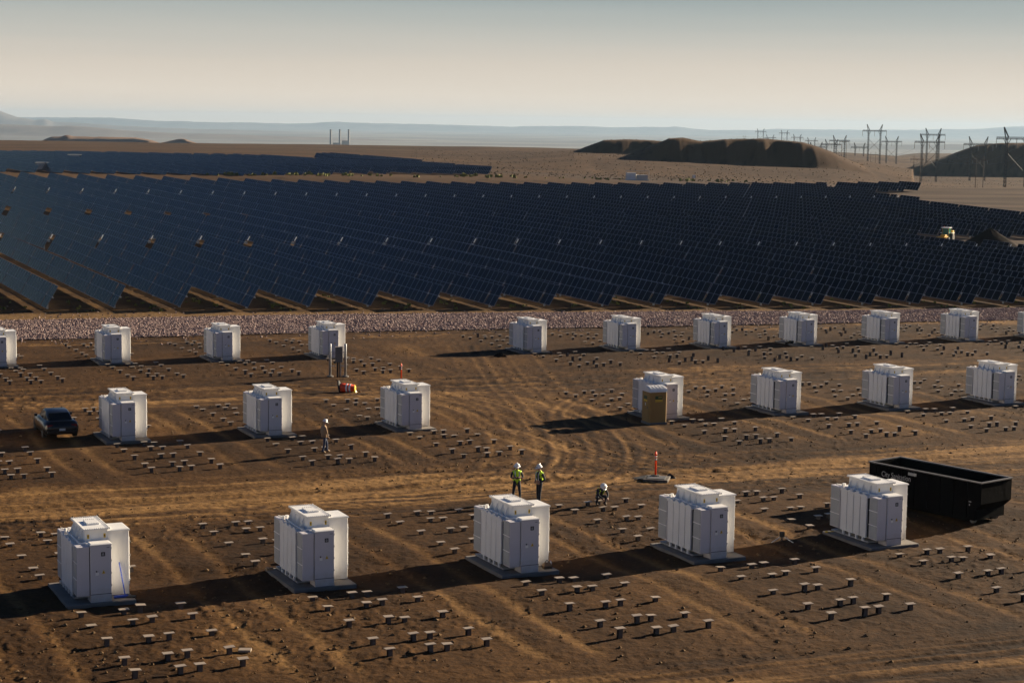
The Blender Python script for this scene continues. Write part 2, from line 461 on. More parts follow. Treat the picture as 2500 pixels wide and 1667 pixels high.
# ------------------------------------------------------------------ mesh helpers
class MB:
    """collects boxes, bars, tubes and strips; build() links them as one mesh object"""
    def __init__(self):
        self.v, self.f, self.m = [], [], []

    def poly(self, vs, fs, mi=0):
        o = len(self.v)
        self.v += [tuple(map(float, p)) for p in vs]
        self.f += [tuple(o + i for i in f) for f in fs]
        self.m += [mi] * len(fs)
        return self

    def box(self, x0, x1, y0, y1, z0, z1, mi=0):
        return self.poly([(x0, y0, z0), (x1, y0, z0), (x1, y1, z0), (x0, y1, z0), (x0, y0, z1), (x1, y0, z1), (x1, y1, z1), (x0, y1, z1)],
                         [(0, 3, 2, 1), (4, 5, 6, 7), (0, 1, 5, 4), (1, 2, 6, 5), (2, 3, 7, 6), (3, 0, 4, 7)], mi)

    def bbox(self, x0, x1, y0, y1, z0, z1, b=0.012, mi=0):
        """a box whose upright and upper edges are chamfered"""
        pl = [(x0 + b, y0), (x1 - b, y0), (x1, y0 + b), (x1, y1 - b), (x1 - b, y1), (x0 + b, y1), (x0, y1 - b), (x0, y0 + b)]
        cx, cy = (x0 + x1) / 2, (y0 + y1) / 2
        ins = [(cx + (p[0] - cx) * (1 - 2 * b / max(x1 - x0, 1e-6)), cy + (p[1] - cy) * (1 - 2 * b / max(y1 - y0, 1e-6))) for p in pl]
        vs = [(*p, z0) for p in pl] + [(*p, z1 - b) for p in pl] + [(*p, z1) for p in ins]
        fs = [tuple(range(7, -1, -1)), tuple(range(16, 24))]
        for r_ in (0, 8):
            fs += [(r_ + i, r_ + (i + 1) % 8, r_ + 8 + (i + 1) % 8, r_ + 8 + i) for i in range(8)]
        return self.poly(vs, fs, mi)

    def tube(self, a, b, r0, r1=None, n=8, mi=0, cap=True):
        r1 = r0 if r1 is None else r1
        a, b = Vector(a), Vector(b)
        d = (b - a).normalized()
        u = d.orthogonal().normalized()
        w = d.cross(u)
        vs = []
        for p, r_ in ((a, r0), (b, r1)):
            for i in range(n):
                t = 2 * math.pi * i / n
                vs.append(p + u * (r_ * math.cos(t)) + w * (r_ * math.sin(t)))
        fs = [(i, (i + 1) % n, n + (i + 1) % n, n + i) for i in range(n)]
        if cap:
            fs += [tuple(range(n - 1, -1, -1)), tuple(range(n, 2 * n))]
        return self.poly(vs, fs, mi)

    def lathe(self, prof, n=14, c=(0, 0, 0), mi=0):
        """PROF = [(radius, z)] turned about the upright axis through C"""
        vs, fs = [], []
        for r_, z in prof:
            for i in range(n):
                t = 2 * math.pi * i / n
                vs.append((c[0] + r_ * math.cos(t), c[1] + r_ * math.sin(t), c[2] + z))
        for j in range(len(prof) - 1):
            fs += [(j * n + i, j * n + (i + 1) % n, (j + 1) * n + (i + 1) % n, (j + 1) * n + i) for i in range(n)]
        fs += [tuple(range(n - 1, -1, -1)), tuple(range((len(prof) - 1) * n, len(prof) * n))]
        return self.poly(vs, fs, mi)

    def loft(self, secs, mi=0, cap=True):
        n = len(secs[0])
        vs = [p for s in secs for p in s]
        fs = []
        for j in range(len(secs) - 1):
            fs += [(j * n + i, j * n + (i + 1) % n, (j + 1) * n + (i + 1) % n, (j + 1) * n + i) for i in range(n)]
        if cap:
            fs += [tuple(range(n - 1, -1, -1)), tuple(range((len(secs) - 1) * n, len(secs) * n))]
        return self.poly(vs, fs, mi)

    def mesh(self, name, mats, smooth=False):
        me = bpy.data.meshes.new(name)
        me.from_pydata(self.v, [], self.f)
        for m_ in (mats if isinstance(mats, (list, tuple)) else [mats]):
            me.materials.append(m_)
        me.polygons.foreach_set('material_index', self.m)
        if smooth:
            me.polygons.foreach_set('use_smooth', [True] * len(self.f))
        me.update()
        return me

    def build(self, name, mats, parent=None, smooth=False):
        return link(name, self.mesh(name, mats, smooth), parent)


def link(name, me, parent=None):
    o = bpy.data.objects.new(name, me)
    COL.objects.link(o)
    if parent is not None:
        o.parent = parent
    return o


def tag(o, label=None, cat=None, group=None, kind=None):
    if label:
        o['label'] = label
    if cat:
        o['category'] = cat
    if group:
        o['group'] = group
    if kind:
        o['kind'] = kind
    return o


def thing(name, label, cat, loc, rz=0.0, group=None):
    o = bpy.data.objects.new(name, None)
    o.empty_display_size = 0.2
    COL.objects.link(o)
    o.location = loc
    o.rotation_euler = (0, 0, rz)
    return tag(o, label, cat, group)


def copy_tree(o, parent=None):
    c = o.copy()
    COL.objects.link(c)
    if parent is not None:
        c.parent = parent
    for ch in list(o.children):
        copy_tree(ch, c)
    return c


ORD = ['first', 'second', 'third', 'fourth', 'fifth', 'sixth', 'seventh', 'eighth', 'ninth', 'tenth', 'eleventh', 'twelfth', 'thirteenth',
       'fourteenth', 'fifteenth', 'sixteenth', 'seventeenth', 'eighteenth', 'nineteenth', 'twentieth']
TENS = ['', '', 'twenty', 'thirty', 'forty', 'fifty', 'sixty']


def ordinal(i):
    """1 -> first"""
    if i <= 20:
        return ORD[i - 1]
    t, u = divmod(i, 10)
    if u == 0:
        return {3: 'thirtieth', 4: 'fortieth', 5: 'fiftieth', 6: 'sixtieth'}[t]
    return TENS[t] + '-' + ORD[u - 1]

# ------------------------------------------------------------------ the ground: one sheet out to the valley
def ground_rows():
    Y, out = 42.0, []
    while Y < 38000:
        out.append(Y)
        if Y < 480:
            d = min(max(0.13, Y * Y / 27000.0), 1.6)
        elif Y < 700:
            d = 3.5
        elif Y < 1120:
            d = 3.0
        elif Y < 1640:
            d = 6.0
        else:
            d = Y * 0.011 if Y < 3900 else Y * 0.05
        Y += d
    return np.array(out)


TRACKS = [[(-2.0, 147.9), (0.2, 126.7), (3.0, 106.6), (3.5, 96.9), (2.6, 91.7), (0.4, 87.6), (-4.0, 84.6), (-10, 82.4)],
          [(-5.0, 120.5), (-1.2, 115.9), (1.7, 107.3), (2.3, 98.2), (1.5, 91.0), (-0.6, 87.0), (-6.0, 83.4)],
          [(1.9, 104.1), (4.9, 98.4), (9.7, 94.2), (16.2, 93.0), (24, 94.5), (34, 97.5)],
          [(-8, 118.5), (-3, 117.5), (2.5, 113), (5.6, 106), (6.4, 99), (5.4, 93), (2.0, 88.6), (-3, 85.6)],
          [(6, 120), (4, 112), (4.6, 104), (7, 97), (12, 91.5), (20, 88.5), (30, 90)],
          [(12, 126), (5, 123.5), (-1, 123.2), (-12, 120), (-26, 113.5)]]


def track_field(x, y):
    """distance field of the wheel tracks: (tone to add, height to add)"""
    tone = np.zeros_like(x)
    hz = np.zeros_like(x)
    for ti, pts in enumerate(TRACKS):
        P = np.array(pts, float)
        # a smooth curve through the points
        t = np.arange(len(P))
        tt = np.linspace(0, len(P) - 1, 14 * (len(P) - 1))
        cx = np.interp(tt, t, P[:, 0])
        cy = np.interp(tt, t, P[:, 1])
        for _ in range(30):
            cx[1:-1] = (cx[:-2] + cx[1:-1] * 2 + cx[2:]) / 4
            cy[1:-1] = (cy[:-2] + cy[1:-1] * 2 + cy[2:]) / 4
        best = np.full_like(x, 1e9)
        sgn = np.zeros_like(x)
        for i in range(len(cx) - 1):
            ax, ay, bx, by = cx[i], cy[i], cx[i + 1], cy[i + 1]
            dx, dy = bx - ax, by - ay
            L2 = dx * dx + dy * dy
            u = np.clip(((x - ax) * dx + (y - ay) * dy) / L2, 0, 1)
            ex, ey = x - ax - u * dx, y - ay - u * dy
            d = ex * ex + ey * ey
            m = d < best
            best[m] = d[m]
            sgn[m] = np.sign(ex[m] * dy - ey[m] * dx)
        d = np.sqrt(best) * sgn
        for off in (-3.1, -1.15, -0.35, 0.9, 1.7, 3.2):
            w = np.exp(-((d - off - 0.12 * np.sin(ti + off * 5)) / 0.16) ** 2)
            e = np.exp(-((d - off - 0.34) / 0.13) ** 2)
            amp = 0.75 + 0.25 * math.sin(3.1 * ti + 1.7 * off)
            tone += amp * (0.27 * w - 0.18 * e)
            hz += amp * (-0.017 * w + 0.017 * e)
    return tone, hz


def lerp3(a, b, t):
    return np.array(a)[None, :] * (1 - t[:, None]) + np.array(b)[None, :] * t[:, None]


def gravel_band(r):
    """lower and upper edge of the stone bank, in the frame of the unit rows"""
    return (np.interp(r, [10, 25.6, 38.7, 53.3, 69.5, 83.7, 102.3, 121.6, 155], [151.6, 150.9, 150.2, 149.6, 147.9, 145.9, 143.8, 141.4, 137.4]),
            np.interp(r, [10, 28.1, 42.8, 58.9, 77.0, 94.0, 115.0, 129.8, 155], [166.0, 165.7, 165.6, 165.4, 164.2, 162.8, 159.6, 156.6, 151.5]))


def build_ground():
    rows = ground_rows()
    a = np.concatenate([np.linspace(-0.40, -0.335, 8), np.linspace(-0.33, 0.33, 640), np.linspace(0.335, 0.40, 8)])
    A, Y = np.meshgrid(a, rows)
    X = A * Y
    x, y = X.ravel(), Y.ravel()
    z = Zg(x, y)
    near = y < 260
    r = x * E1[0] + y * E1[1]
    s = x * E2[0] + y * E2[1]
    q = s + 0.0757 * r
    k = (x * P1[0] + y * P1[1] - ROW0) / ROWP
    ps = x * P2[0] + y * P2[1]
    (sf, g1, g2, se), _ = field_nodes(np.clip(k, -9, 50))
    # --- tone: 0 = dark turned soil, 1 = pale trodden dust
    tone = 0.21 + 0.70 * (fbm(x * 0.13, y * 0.13, 1, 5, 0.55) - 0.5) + 0.26 * (fbm(x * 2.2, y * 1.6, 5, 3) - 0.5)
    rough = sstep(0.42, 0.62, fbm(x * 0.13, y * 0.13, 15, 3))
    clod = np.clip(fbm(x * 3.8, y * 3.0, 13, 2) - 0.54, 0, 1)
    hz = 0.07 * (fbm(x * 0.7, y * 0.7, 11, 3) - 0.5) + (0.06 + 0.13 * rough) * clod
    road = np.zeros_like(x)
    for lo, hi in ((77.0, 89.0), (112.5, 124.0), (146.0, 151.5)):
        road = np.maximum(road, sstep(lo - 1.5, lo + 2.5, q) * sstep(hi + 1.5, hi - 2.5, q))
    road = np.maximum(road, 1.0 * sstep(53.6 + 0.02 * (r - 30), 51.0, q + 1.6 * (fbm(x * .3, y * .3, 77) - .5)))
    cross = sstep(41.0, 44.0, r) * sstep(52.5, 48.5, r) * sstep(86, 92, q) * sstep(150, 140, q)
    cross = np.maximum(cross, sstep(49.0, 52.0, r) * sstep(60, 57, r) * sstep(118, 122, q) * sstep(150, 140, q))
    ud, vd = x * math.cos(R(21)) + y * math.sin(R(21)), -x * math.sin(R(21)) + y * math.cos(R(21))
    vw = vd + 0.5 * (fbm(ud * 0.07, vd * 0.1, 19) - 0.5) * 4
    streak = fbm(ud * 0.07, vw * 2.1, 21, 4, 0.65)
    streak2 = fbm(ud * 0.16, vw * 4.4, 25, 3)
    pale = sstep(0.52, 0.70, fbm(ud * 0.05, vw * 0.55, 27, 4))
    tone += road * (0.05 + 1.35 * (streak - 0.5) + 0.6 * (streak2 - 0.5) + 0.46 * pale)
    hz += road * (0.16 * (streak - 0.5) + 0.07 * (streak2 - 0.5))
    tone += cross * 0.10
    st3 = fbm(r * 2.3, s * 0.09, 29, 3)
    tone += cross * 0.55 * (st3 - 0.5)
    hz += cross * 0.03 * (st3 - 0.5)
    # wheel lanes between the pile clusters, running away from the camera
    for base_r, base_q, q0, q1 in [(13.87 + 8.15 * i, QB[0], 53.5, 76.5) for i in range(-2, 6)] + [(23.03 + 8.17 * i, QB[1], 90, 111) for i in range(-2, 9)]:
        for off, wd in ((4.0, 0.30), (5.9, 0.32), (3.2, 0.5)):
            lane = np.exp(-((r - base_r - off - 0.12 * np.sin(q * 0.35 + base_r)) / wd) ** 2) * sstep(q0 - 1, q0 + 2, q) * sstep(q1 + 1, q1 - 2, q)
            am = (0.44 if off != 3.2 else 0.14) * (0.45 + 0.9 * fbm(r * 0.2, q * 0.12, int(base_r * 10) % 97, 2))
            tone += lane * am
            hz -= lane * 0.03
    m = (y > 75) & (y < 152) & (np.abs(x) < 42)
    tt, th = track_field(x[m], y[m])
    tone[m] += tt * 0.9
    hz[m] += th
    # fade of the fine relief with distance, and flat places for the pads
    hz *= np.where(near, 1.0, 0.0) * sstep(240, 190, y)
    tone = np.clip(tone, 0, 1)
    soil = np.where((tone < 0.4)[:, None], lerp3((0.024, 0.0114, 0.0042), (0.072, 0.0345, 0.0108), np.clip(tone / 0.4, 0, 1)),
                    lerp3((0.072, 0.0345, 0.0108), (0.25, 0.138, 0.050), np.clip((tone - 0.4) / 0.6, 0, 1)))
    # field soil with dry grass
    n1 = fbm(x * 0.5, y * 0.5, 41, 4)
    fieldc = lerp3((0.042, 0.021, 0.007), (0.10, 0.053, 0.016), np.clip((n1 - 0.3) * 2.2, 0, 1))
    wf = sstep(sf - 2.5, sf - 1.0, ps) * (k > -9)
    col = soil * (1 - wf[:, None]) + fieldc * wf[:, None]
    strip = sstep(sf - 7, sf - 6, ps) * sstep(sf - 0.8, sf - 2.0, ps)
    stc = lerp3((0.115, 0.064, 0.026), (0.20, 0.120, 0.052), fbm(ud * 0.05, vd * 1.4, 43, 3))
    col = col * (1 - strip[:, None]) + stc * strip[:, None]
    # desert beyond
    n2 = fbm(x * 0.02, y * 0.02, 45, 4)
    spk = vnoise(x * 0.55, y * 0.30, 47)
    des = lerp3((0.056, 0.031, 0.016), (0.092, 0.053, 0.027), np.clip((n2 - 0.3) * 2.4, 0, 1))
    des = des * (1 - 0.45 * sstep(0.62, 0.9, spk))[:, None]
    dirt = lerp3((0.040, 0.025, 0.0165), (0.095, 0.063, 0.043), np.clip((fbm(x * 0.03, y * 0.25, 49, 4) - 0.3) * 2.3, 0, 1))
    right = sstep(33, 37, k) * sstep(300, 330, y) * sstep(640, 600, y) + sstep(19, 23, k) * sstep(g1 + 10, g1 + 16, ps) * sstep(g2, g2 - 8, ps)
    wd_ = sstep(se + 2, se + 8, ps) * (y > 150)
    col = col * (1 - wd_[:, None]) + des * wd_[:, None]
    rr = np.clip(right, 0, 1)
    col = col * (1 - rr[:, None]) + dirt * rr[:, None]
    # pale graded road past the far edge of the field
    rd = sstep(se + 5, se + 9, ps) * sstep(se + 22, se + 15, ps) * (y > 150) * (k < 36)
    col = col * (1 - 0.7 * rd[:, None]) + np.array((0.17, 0.115, 0.065))[None, :] * 0.7 * rd[:, None]
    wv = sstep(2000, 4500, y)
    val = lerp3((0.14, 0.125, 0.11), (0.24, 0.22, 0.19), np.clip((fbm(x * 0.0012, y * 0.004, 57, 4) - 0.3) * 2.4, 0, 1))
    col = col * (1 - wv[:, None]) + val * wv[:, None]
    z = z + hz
    nr, nc = A.shape
    me = bpy.data.meshes.new('ground')
    co = np.stack([x, y, z], 1).astype(np.float32)
    me.vertices.add(nr * nc)
    me.vertices.foreach_set('co', co.ravel())
    i0 = (np.arange(nr - 1)[:, None] * nc + np.arange(nc - 1)[None, :]).ravel()
    quads = np.stack([i0, i0 + 1, i0 + nc + 1, i0 + nc], 1).astype(np.int32)
    me.loops.add(quads.size)
    me.loops.foreach_set('vertex_index', quads.ravel())
    me.polygons.add(len(quads))
    me.polygons.foreach_set('loop_start', np.arange(0, quads.size, 4, dtype=np.int32))
    me.polygons.foreach_set('loop_total', np.full(len(quads), 4, np.int32))
    me.polygons.foreach_set('use_smooth', np.ones(len(quads), bool))
    me.update(calc_edges=True)
    ca = me.color_attributes.new('soil', 'FLOAT_COLOR', 'POINT')
    ca.data.foreach_set('color', np.concatenate([col, np.ones((len(col), 1))], 1).astype(np.float32).ravel())
    # material: the soil colour with fine grain and small clods
    m_ = bpy.data.materials.new('soil')
    m_.use_nodes = True
    nt = m_.node_tree
    b = nt.nodes['Principled BSDF']
    b.inputs['Roughness'].default_value = 0.95
    b.inputs['Specular IOR Level'].default_value = 0.08
    at = nt.nodes.new('ShaderNodeAttribute')
    at.attribute_name = 'soil'
    tc = nt.nodes.new('ShaderNodeTexCoord')
    n = nt.nodes.new('ShaderNodeTexNoise')
    n.inputs['Scale'].default_value = 6.0
    n.inputs['Detail'].default_value = 6.0
    nt.links.new(tc.outputs['Object'], n.inputs['Vector'])
    mr = nt.nodes.new('ShaderNodeMapRange')
    mr.inputs['From Min'].default_value = 0.3
    mr.inputs['From Max'].default_value = 0.7
    mr.inputs['To Min'].default_value = 0.68
    mr.inputs['To Max'].default_value = 1.32
    nt.links.new(n.outputs['Fac'], mr.inputs['Value'])
    mx = nt.nodes.new('ShaderNodeVectorMath')
    mx.operation = 'SCALE'
    nt.links.new(at.outputs['Color'], mx.inputs[0])
    nt.links.new(mr.outputs[0], mx.inputs['Scale'])
    nt.links.new(mx.outputs[0], b.inputs['Base Color'])
    n2_ = nt.nodes.new('ShaderNodeTexNoise')
    n2_.inputs['Scale'].default_value = 2.6
    n2_.inputs['Detail'].default_value = 5.0
    n2_.inputs['Roughness'].default_value = 0.6
    nt.links.new(tc.outputs['Object'], n2_.inputs['Vector'])
    bp = nt.nodes.new('ShaderNodeBump')
    bp.inputs['Strength'].default_value = 0.7
    bp.inputs['Distance'].default_value = 0.10
    nt.links.new(n2_.outputs['Fac'], bp.inputs['Height'])
    nt.links.new(bp.outputs[0], b.inputs['Normal'])
    me.materials.append(m_)
    o = link('ground', me)
    tag(o, 'brown churned desert soil with pale tyre tracks under the whole site', 'ground', kind='structure')


build_ground()


# ------------------------------------------------------------------ stone bank between the piles and the panels
def build_gravel():
    rs = np.arange(12, 152, 1.2)
    vv = np.linspace(0, 1, 13)
    vs, fs = [], []
    for r_ in rs:
        lo, hi = gravel_band(r_)
        for t in vv:
            e = 0.35 * (vnoise(r_ * 0.8, t * 3 + 5, 91) - 0.5) * (1 if t in (0.0, 1.0) else 0)
            x, y = loc_w(r_, lo + (hi - lo) * t + e)
            vs.append((x, y, 0))
    vs = np.array(vs)
    vs[:, 2] = Zg(vs[:, 0], vs[:, 1]) + 0.07
    n = len(vv)
    for i in range(len(rs) - 1):
        for j in range(n - 1):
            fs.append((i * n + j, (i + 1) * n + j, (i + 1) * n + j + 1, i * n + j + 1))
    bed = MB().poly(vs, fs).build('gravel_strip', mat('gravel_bed', (0.19, 0.137, 0.130), 0.95, spec=0.1, noise=(2.0, (0.10, 0.072, 0.062), 0.7), bump=(8.0, 0.9)))
    tag(bed, 'long bank of pinkish crushed stone between piles and solar panels', 'gravel bank', kind='structure')
    N = 64000
    r_ = rng.uniform(13, 150, N)
    t = np.where(rng.random(N) < 0.93, rng.uniform(0.0, 1.0, N), rng.normal(0.5, 0.34, N))
    lo, hi = gravel_band(r_)
    s_ = lo + (hi - lo) * t
    x = r_ * E1[0] + s_ * E2[0]
    y = r_ * E1[1] + s_ * E2[1]
    pxs = 1250 + F * x / y
    keep = (pxs > -60) & (pxs < 2560)
    x, y = x[keep], y[keep]
    z = Zg(x, y) + np.where((t[keep] > 0) & (t[keep] < 1), 0.07, 0.0)
    n = len(x)
    base = np.array([(1, 0, 0), (0, 1, 0), (-1, 0, 0), (0, -1, 0), (0, 0, 1), (0, 0, -1)], float)
    tri = np.array([(0, 1, 4), (1, 2, 4), (2, 3, 4), (3, 0, 4), (1, 0, 5), (2, 1, 5), (3, 2, 5), (0, 3, 5)])
    sz = rng.uniform(0.05, 0.12, (n, 1, 1)) * rng.uniform(0.65, 1.3, (n, 6, 1))
    ang = rng.uniform(0, 6.28, n)
    b = np.broadcast_to(base, (n, 6, 3)) * sz
    b = b + rng.uniform(-0.04, 0.04, b.shape)
    c, s = np.cos(ang)[:, None], np.sin(ang)[:, None]
    bx = b[:, :, 0] * c - b[:, :, 1] * s
    by = b[:, :, 0] * s + b[:, :, 1] * c
    v = np.stack([bx + x[:, None], by + y[:, None], b[:, :, 2] * 0.8 + z[:, None] + 0.04], 2).reshape(-1, 3)
    f = (tri[None] + (np.arange(n) * 6)[:, None, None]).reshape(-1, 3)
    me = bpy.data.meshes.new('gravel_stones')
    me.from_pydata(v.tolist(), [], f.tolist())
    gm = mat('gravel_stone', (0.42, 0.33, 0.32), 0.9, spec=0.15)
    nt = gm.node_tree
    at = nt.nodes.new('ShaderNodeTexCoord')
    vo = nt.nodes.new('ShaderNodeTexNoise')
    vo.inputs['Scale'].default_value = 2.6
    nt.links.new(at.outputs['Object'], vo.inputs['Vector'])
    rp = nt.nodes.new('ShaderNodeValToRGB')
    rp.color_ramp.elements[0].position = 0.3
    rp.color_ramp.elements[0].color = (0.19, 0.135, 0.122, 1)
    rp.color_ramp.elements[1].position = 0.7
    rp.color_ramp.elements[1].color = (0.42, 0.33, 0.28, 1)
    e_ = rp.color_ramp.elements.new(0.5)
    e_.color = (0.29, 0.205, 0.185, 1)
    nt.links.new(vo.outputs['Fac'], rp.inputs[0])
    nt.links.new(rp.outputs[0], nt.nodes['Principled BSDF'].inputs['Base Color'])
    me.materials.append(gm)
    o = link('gravel_stones', me)
    tag(o, 'loose pinkish grey crushed stones covering the long bank', 'gravel', kind='stuff')


build_gravel()


def build_stones():
    N = 15000
    yy = 46 + 100 * rng.random(N) ** 1.5
    aa = rng.uniform(-0.31, 0.31, N)
    x, y = aa * yy, yy
    w = fbm(x * 0.13, y * 0.13, 15, 3)
    keep = rng.random(N) < np.clip((w - 0.3) * 2.2, 0.12, 1)
    x, y = x[keep], y[keep]
    n = len(x)
    z = Zg(x, y)
    base = np.array([(1, 0, 0), (0, 1, 0), (-1, 0, 0), (0, -1, 0), (0, 0, 0.7), (0, 0, -0.7)], float)
    tri = np.array([(0, 1, 4), (1, 2, 4), (2, 3, 4), (3, 0, 4), (1, 0, 5), (2, 1, 5), (3, 2, 5), (0, 3, 5)])
    sz = (0.022 + 0.085 * rng.random(n) ** 3)[:, None, None] * rng.uniform(0.6, 1.35, (n, 6, 1))
    v = base[None] * sz
    ang = rng.uniform(0, 6.28, n)
    c, s = np.cos(ang)[:, None], np.sin(ang)[:, None]
    v = np.stack([v[:, :, 0] * c - v[:, :, 1] * s + x[:, None], v[:, :, 0] * s + v[:, :, 1] * c + y[:, None], v[:, :, 2] + z[:, None] + 0.02], 2).reshape(-1, 3)
    f = (tri[None] + (np.arange(n) * 6)[:, None, None]).reshape(-1, 3)
    me = bpy.data.meshes.new('loose_stones')
    me.from_pydata(v.tolist(), [], f.tolist())
    me.materials.append(mat('loose_stone', (0.10, 0.058, 0.026), 0.95, spec=0.1, noise=(1.5, (0.22, 0.15, 0.085), 0.7)))
    tag(link('loose_stones', me), 'loose clods and small stones scattered over the churned soil', 'stones', kind='stuff')


build_stones()


# ------------------------------------------------------------------ far ridges and buttes in the valley
def ridge(name, label, pts, Y, depth, zb, seed, rough, colr):
    """a range of hills whose skyline passes through PTS (pixels of the photograph) at distance Y"""
    px = np.arange(pts[0][0], pts[-1][0] + 1, 6.0)
    py = np.interp(px, [p[0] for p in pts], [p[1] for p in pts])
    x = (px - 1250) / F * Y
    zt = np.array([pxz(a, b, Y) for a, b in zip(px, py)])
    zt = zt + rough * (fbm(x / (Y * 0.012), x * 0, seed, 5) - 0.5)
    prof = [(-depth, 0.0), (-depth * 0.72, 0.12), (-depth * 0.45, 0.42), (-depth * 0.22, 0.78), (0, 1.0), (depth * 0.5, 0.55), (depth, 0.0)]
    vs, fs = [], []
    for i in range(len(x)):
        g = 0.16 * (vnoise(x[i] / (Y * 0.02), 1.0, seed + 3) - 0.5)
        for dy, h in prof:
            hh = np.clip(h + (g * 0.9 if 0 < h < 1 else 0), 0, 1)
            yy = Y + dy * (1 + g)
            vs.append((x[i] * yy / Y, yy, zb + (zt[i] - zb) * hh))
    n = len(prof)
    for i in range(len(x) - 1):
        for j in range(n - 1):
            fs.append((i * n + j, (i + 1) * n + j, (i + 1) * n + j + 1, i * n + j + 1))
    colr = tuple(c * 1.0 for c in colr)
    m_ = mat(name + '_rock', colr, 0.95, spec=0.05, noise=(0.004, tuple(c * 0.6 for c in colr), 0.7))
    o = MB().poly(vs, fs).build('hills', m_, None, True)
    tag(o, label, 'hills', kind='structure')


ridge('range_far', 'farthest pale blue mountain range along the whole skyline',
      [(-500, 288), (0, 286), (150, 287), (270, 288), (380, 296), (500, 298), (700, 302), (770, 299), (820, 298), (900, 301), (1000, 302), (1240, 309), (1400, 307), (1500, 311), (1540, 311), (1620, 311),
       (1640, 309), (1720, 317), (1800, 319), (1880, 315), (2000, 317), (2200, 317), (2330, 316), (2420, 312), (2500, 308), (3000, 306)], 36000, 1200, -131, 101, 30, (0.22, 0.2, 0.18))
ridge('range_mid', 'blue mountain sloping down from the western edge in front of the far range',
      [(-500, 262), (-60, 262), (0, 271), (22, 280), (42, 287), (84, 294), (112, 292), (128, 298), (200, 301), (330, 309), (480, 315), (700, 321), (1000, 331), (1300, 339), (1500, 345)], 24000, 900, -131, 111, 16, (0.22, 0.19, 0.17))
ridge('bench_low', 'low hazy blue bench of land below the mountains in the west',
      [(-500, 300), (0, 303), (60, 306), (180, 308), (300, 318), (420, 325), (600, 330), (800, 336), (1050, 344), (1250, 352)], 15500, 600, -131, 121, 9, (0.22, 0.18, 0.15))
ridge('bench_east', 'dark blue bench of land behind the power line towers',
      [(1650, 352), (1900, 351), (2050, 350), (2180, 353), (2300, 352), (2500, 355), (3000, 352)], 14500, 600, -131, 131, 9, (0.17, 0.15, 0.13))
ridge('butte_long', 'long flat purple butte beyond the desert crest in the west',
      [(96, 346), (112, 338), (125, 333.5), (152, 333), (158, 330), (170, 330), (176, 333), (232, 335), (238, 333.5), (330, 336), (368, 342), (392, 350)], 3300, 60, -90, 141, 1.5, (0.24, 0.17, 0.13))
ridge('butte_small', 'small pointed purple butte beside the long flat one',
      [(386, 350), (402, 346), (424, 341), (436, 338.5), (448, 338), (462, 344), (486, 351)], 3250, 45, -90, 151, 1.2, (0.24, 0.17, 0.13))

# ------------------------------------------------------------------ air
hz_m = bpy.data.materials.new('haze')
hz_m.use_nodes = True
hn = hz_m.node_tree
hn.nodes.clear()
ho = hn.nodes.new('ShaderNodeOutputMaterial')
hv = hn.nodes.new('ShaderNodeVolumePrincipled')
hv.inputs['Color'].default_value = (0.40, 0.57, 0.76, 1)
hv.inputs['Density'].default_value = 0.000027
hv.inputs['Anisotropy'].default_value = 0.25
hn.links.new(hv.outputs[0], ho.inputs['Volume'])
hb = MB().box(-16500, 16500, -80, 39500, -136, 175).build('haze', hz_m)
tag(hb, 'thin pale haze filling the air over the desert', 'haze', kind='stuff')

# ------------------------------------------------------------------ solar field
MW, MP, BAYG = 2.33, 1.16, 0.26      # module length, pitch along the row, gap at each post
TILT = R(60)
CT, ST = math.cos(TILT), math.sin(TILT)


def module_mesh(n_off=0.0):
    """one module lying in the tilted plane, long side up the slope; origin on the tube"""
    def p(a, t, h):   # a along the row, t up the slope, h off the glass
        return (a, -t * CT + h * ST, t * ST + h * CT)
    mb = MB()
    w, L = (MP - 0.02) / 2, MW / 2

    def slab(a0, a1, t0, t1, h0, h1, mi):
        vs = [p(a0, t0, h0), p(a1, t0, h0), p(a1, t1, h0), p(a0, t1, h0), p(a0, t0, h1), p(a1, t0, h1), p(a1, t1, h1), p(a0, t1, h1)]
        mb.poly(vs, [(0, 1, 2, 3), (7, 6, 5, 4), (0, 4, 5, 1), (1, 5, 6, 2), (2, 6, 7, 3), (3, 7, 4, 0)], mi)
    slab(-w, w, -L, L, 0.08, 0.11, 0)
    f = 0.034
    for t0, t1 in ((-L + f, -0.018), (0.018, L - f)):
        vs = [p(-w + f, t0, 0.114), p(w - f, t0, 0.114), p(w - f, t1, 0.114), p(-w + f, t1, 0.114)]
        mb.poly(vs, [(3, 2, 1, 0)], 1)
    return mb


MODULE = module_mesh()
MODULE_ME = MODULE.mesh('solar_module', [M['frame'], M['glassm']])
MODV = np.array(MODULE.v)
MODF, MODM = MODULE.f, MODULE.m


def module_array_mesh(xs):
    mb = MB()
    for a in xs:
        mb.poly(MODV + np.array((a, 0, 0)), MODF[:0])
        o = len(mb.v) - len(MODV)
        mb.f += [tuple(o + i for i in f) for f in MODF]
        mb.m += MODM
    return mb.mesh('module_array', [M['frame'], M['glassm']])


def module_spots(L):
    """module centres and post places along a table L metres long; two modules, then bays of eight"""
    xs, posts, a, first = [], [], 0.0, True
    while a + 2 * MP < L:
        n = 2 if first else 8
        first = False
        for _ in range(n):
            if a + MP > L:
                break
            xs.append(a + MP / 2)
            a += MP
        if a + 2 * MP < L:
            posts.append(a + BAYG / 2)
        a += BAYG
    return xs, posts


def in_poly(px, py, poly):
    c = False
    n = len(poly)
    for i in range(n):
        x0, y0 = poly[i]
        x1, y1 = poly[(i + 1) % n]
        if (y0 > py) != (y1 > py) and px < (x1 - x0) * (py - y0) / (y1 - y0) + x0:
            c = not c
    return c


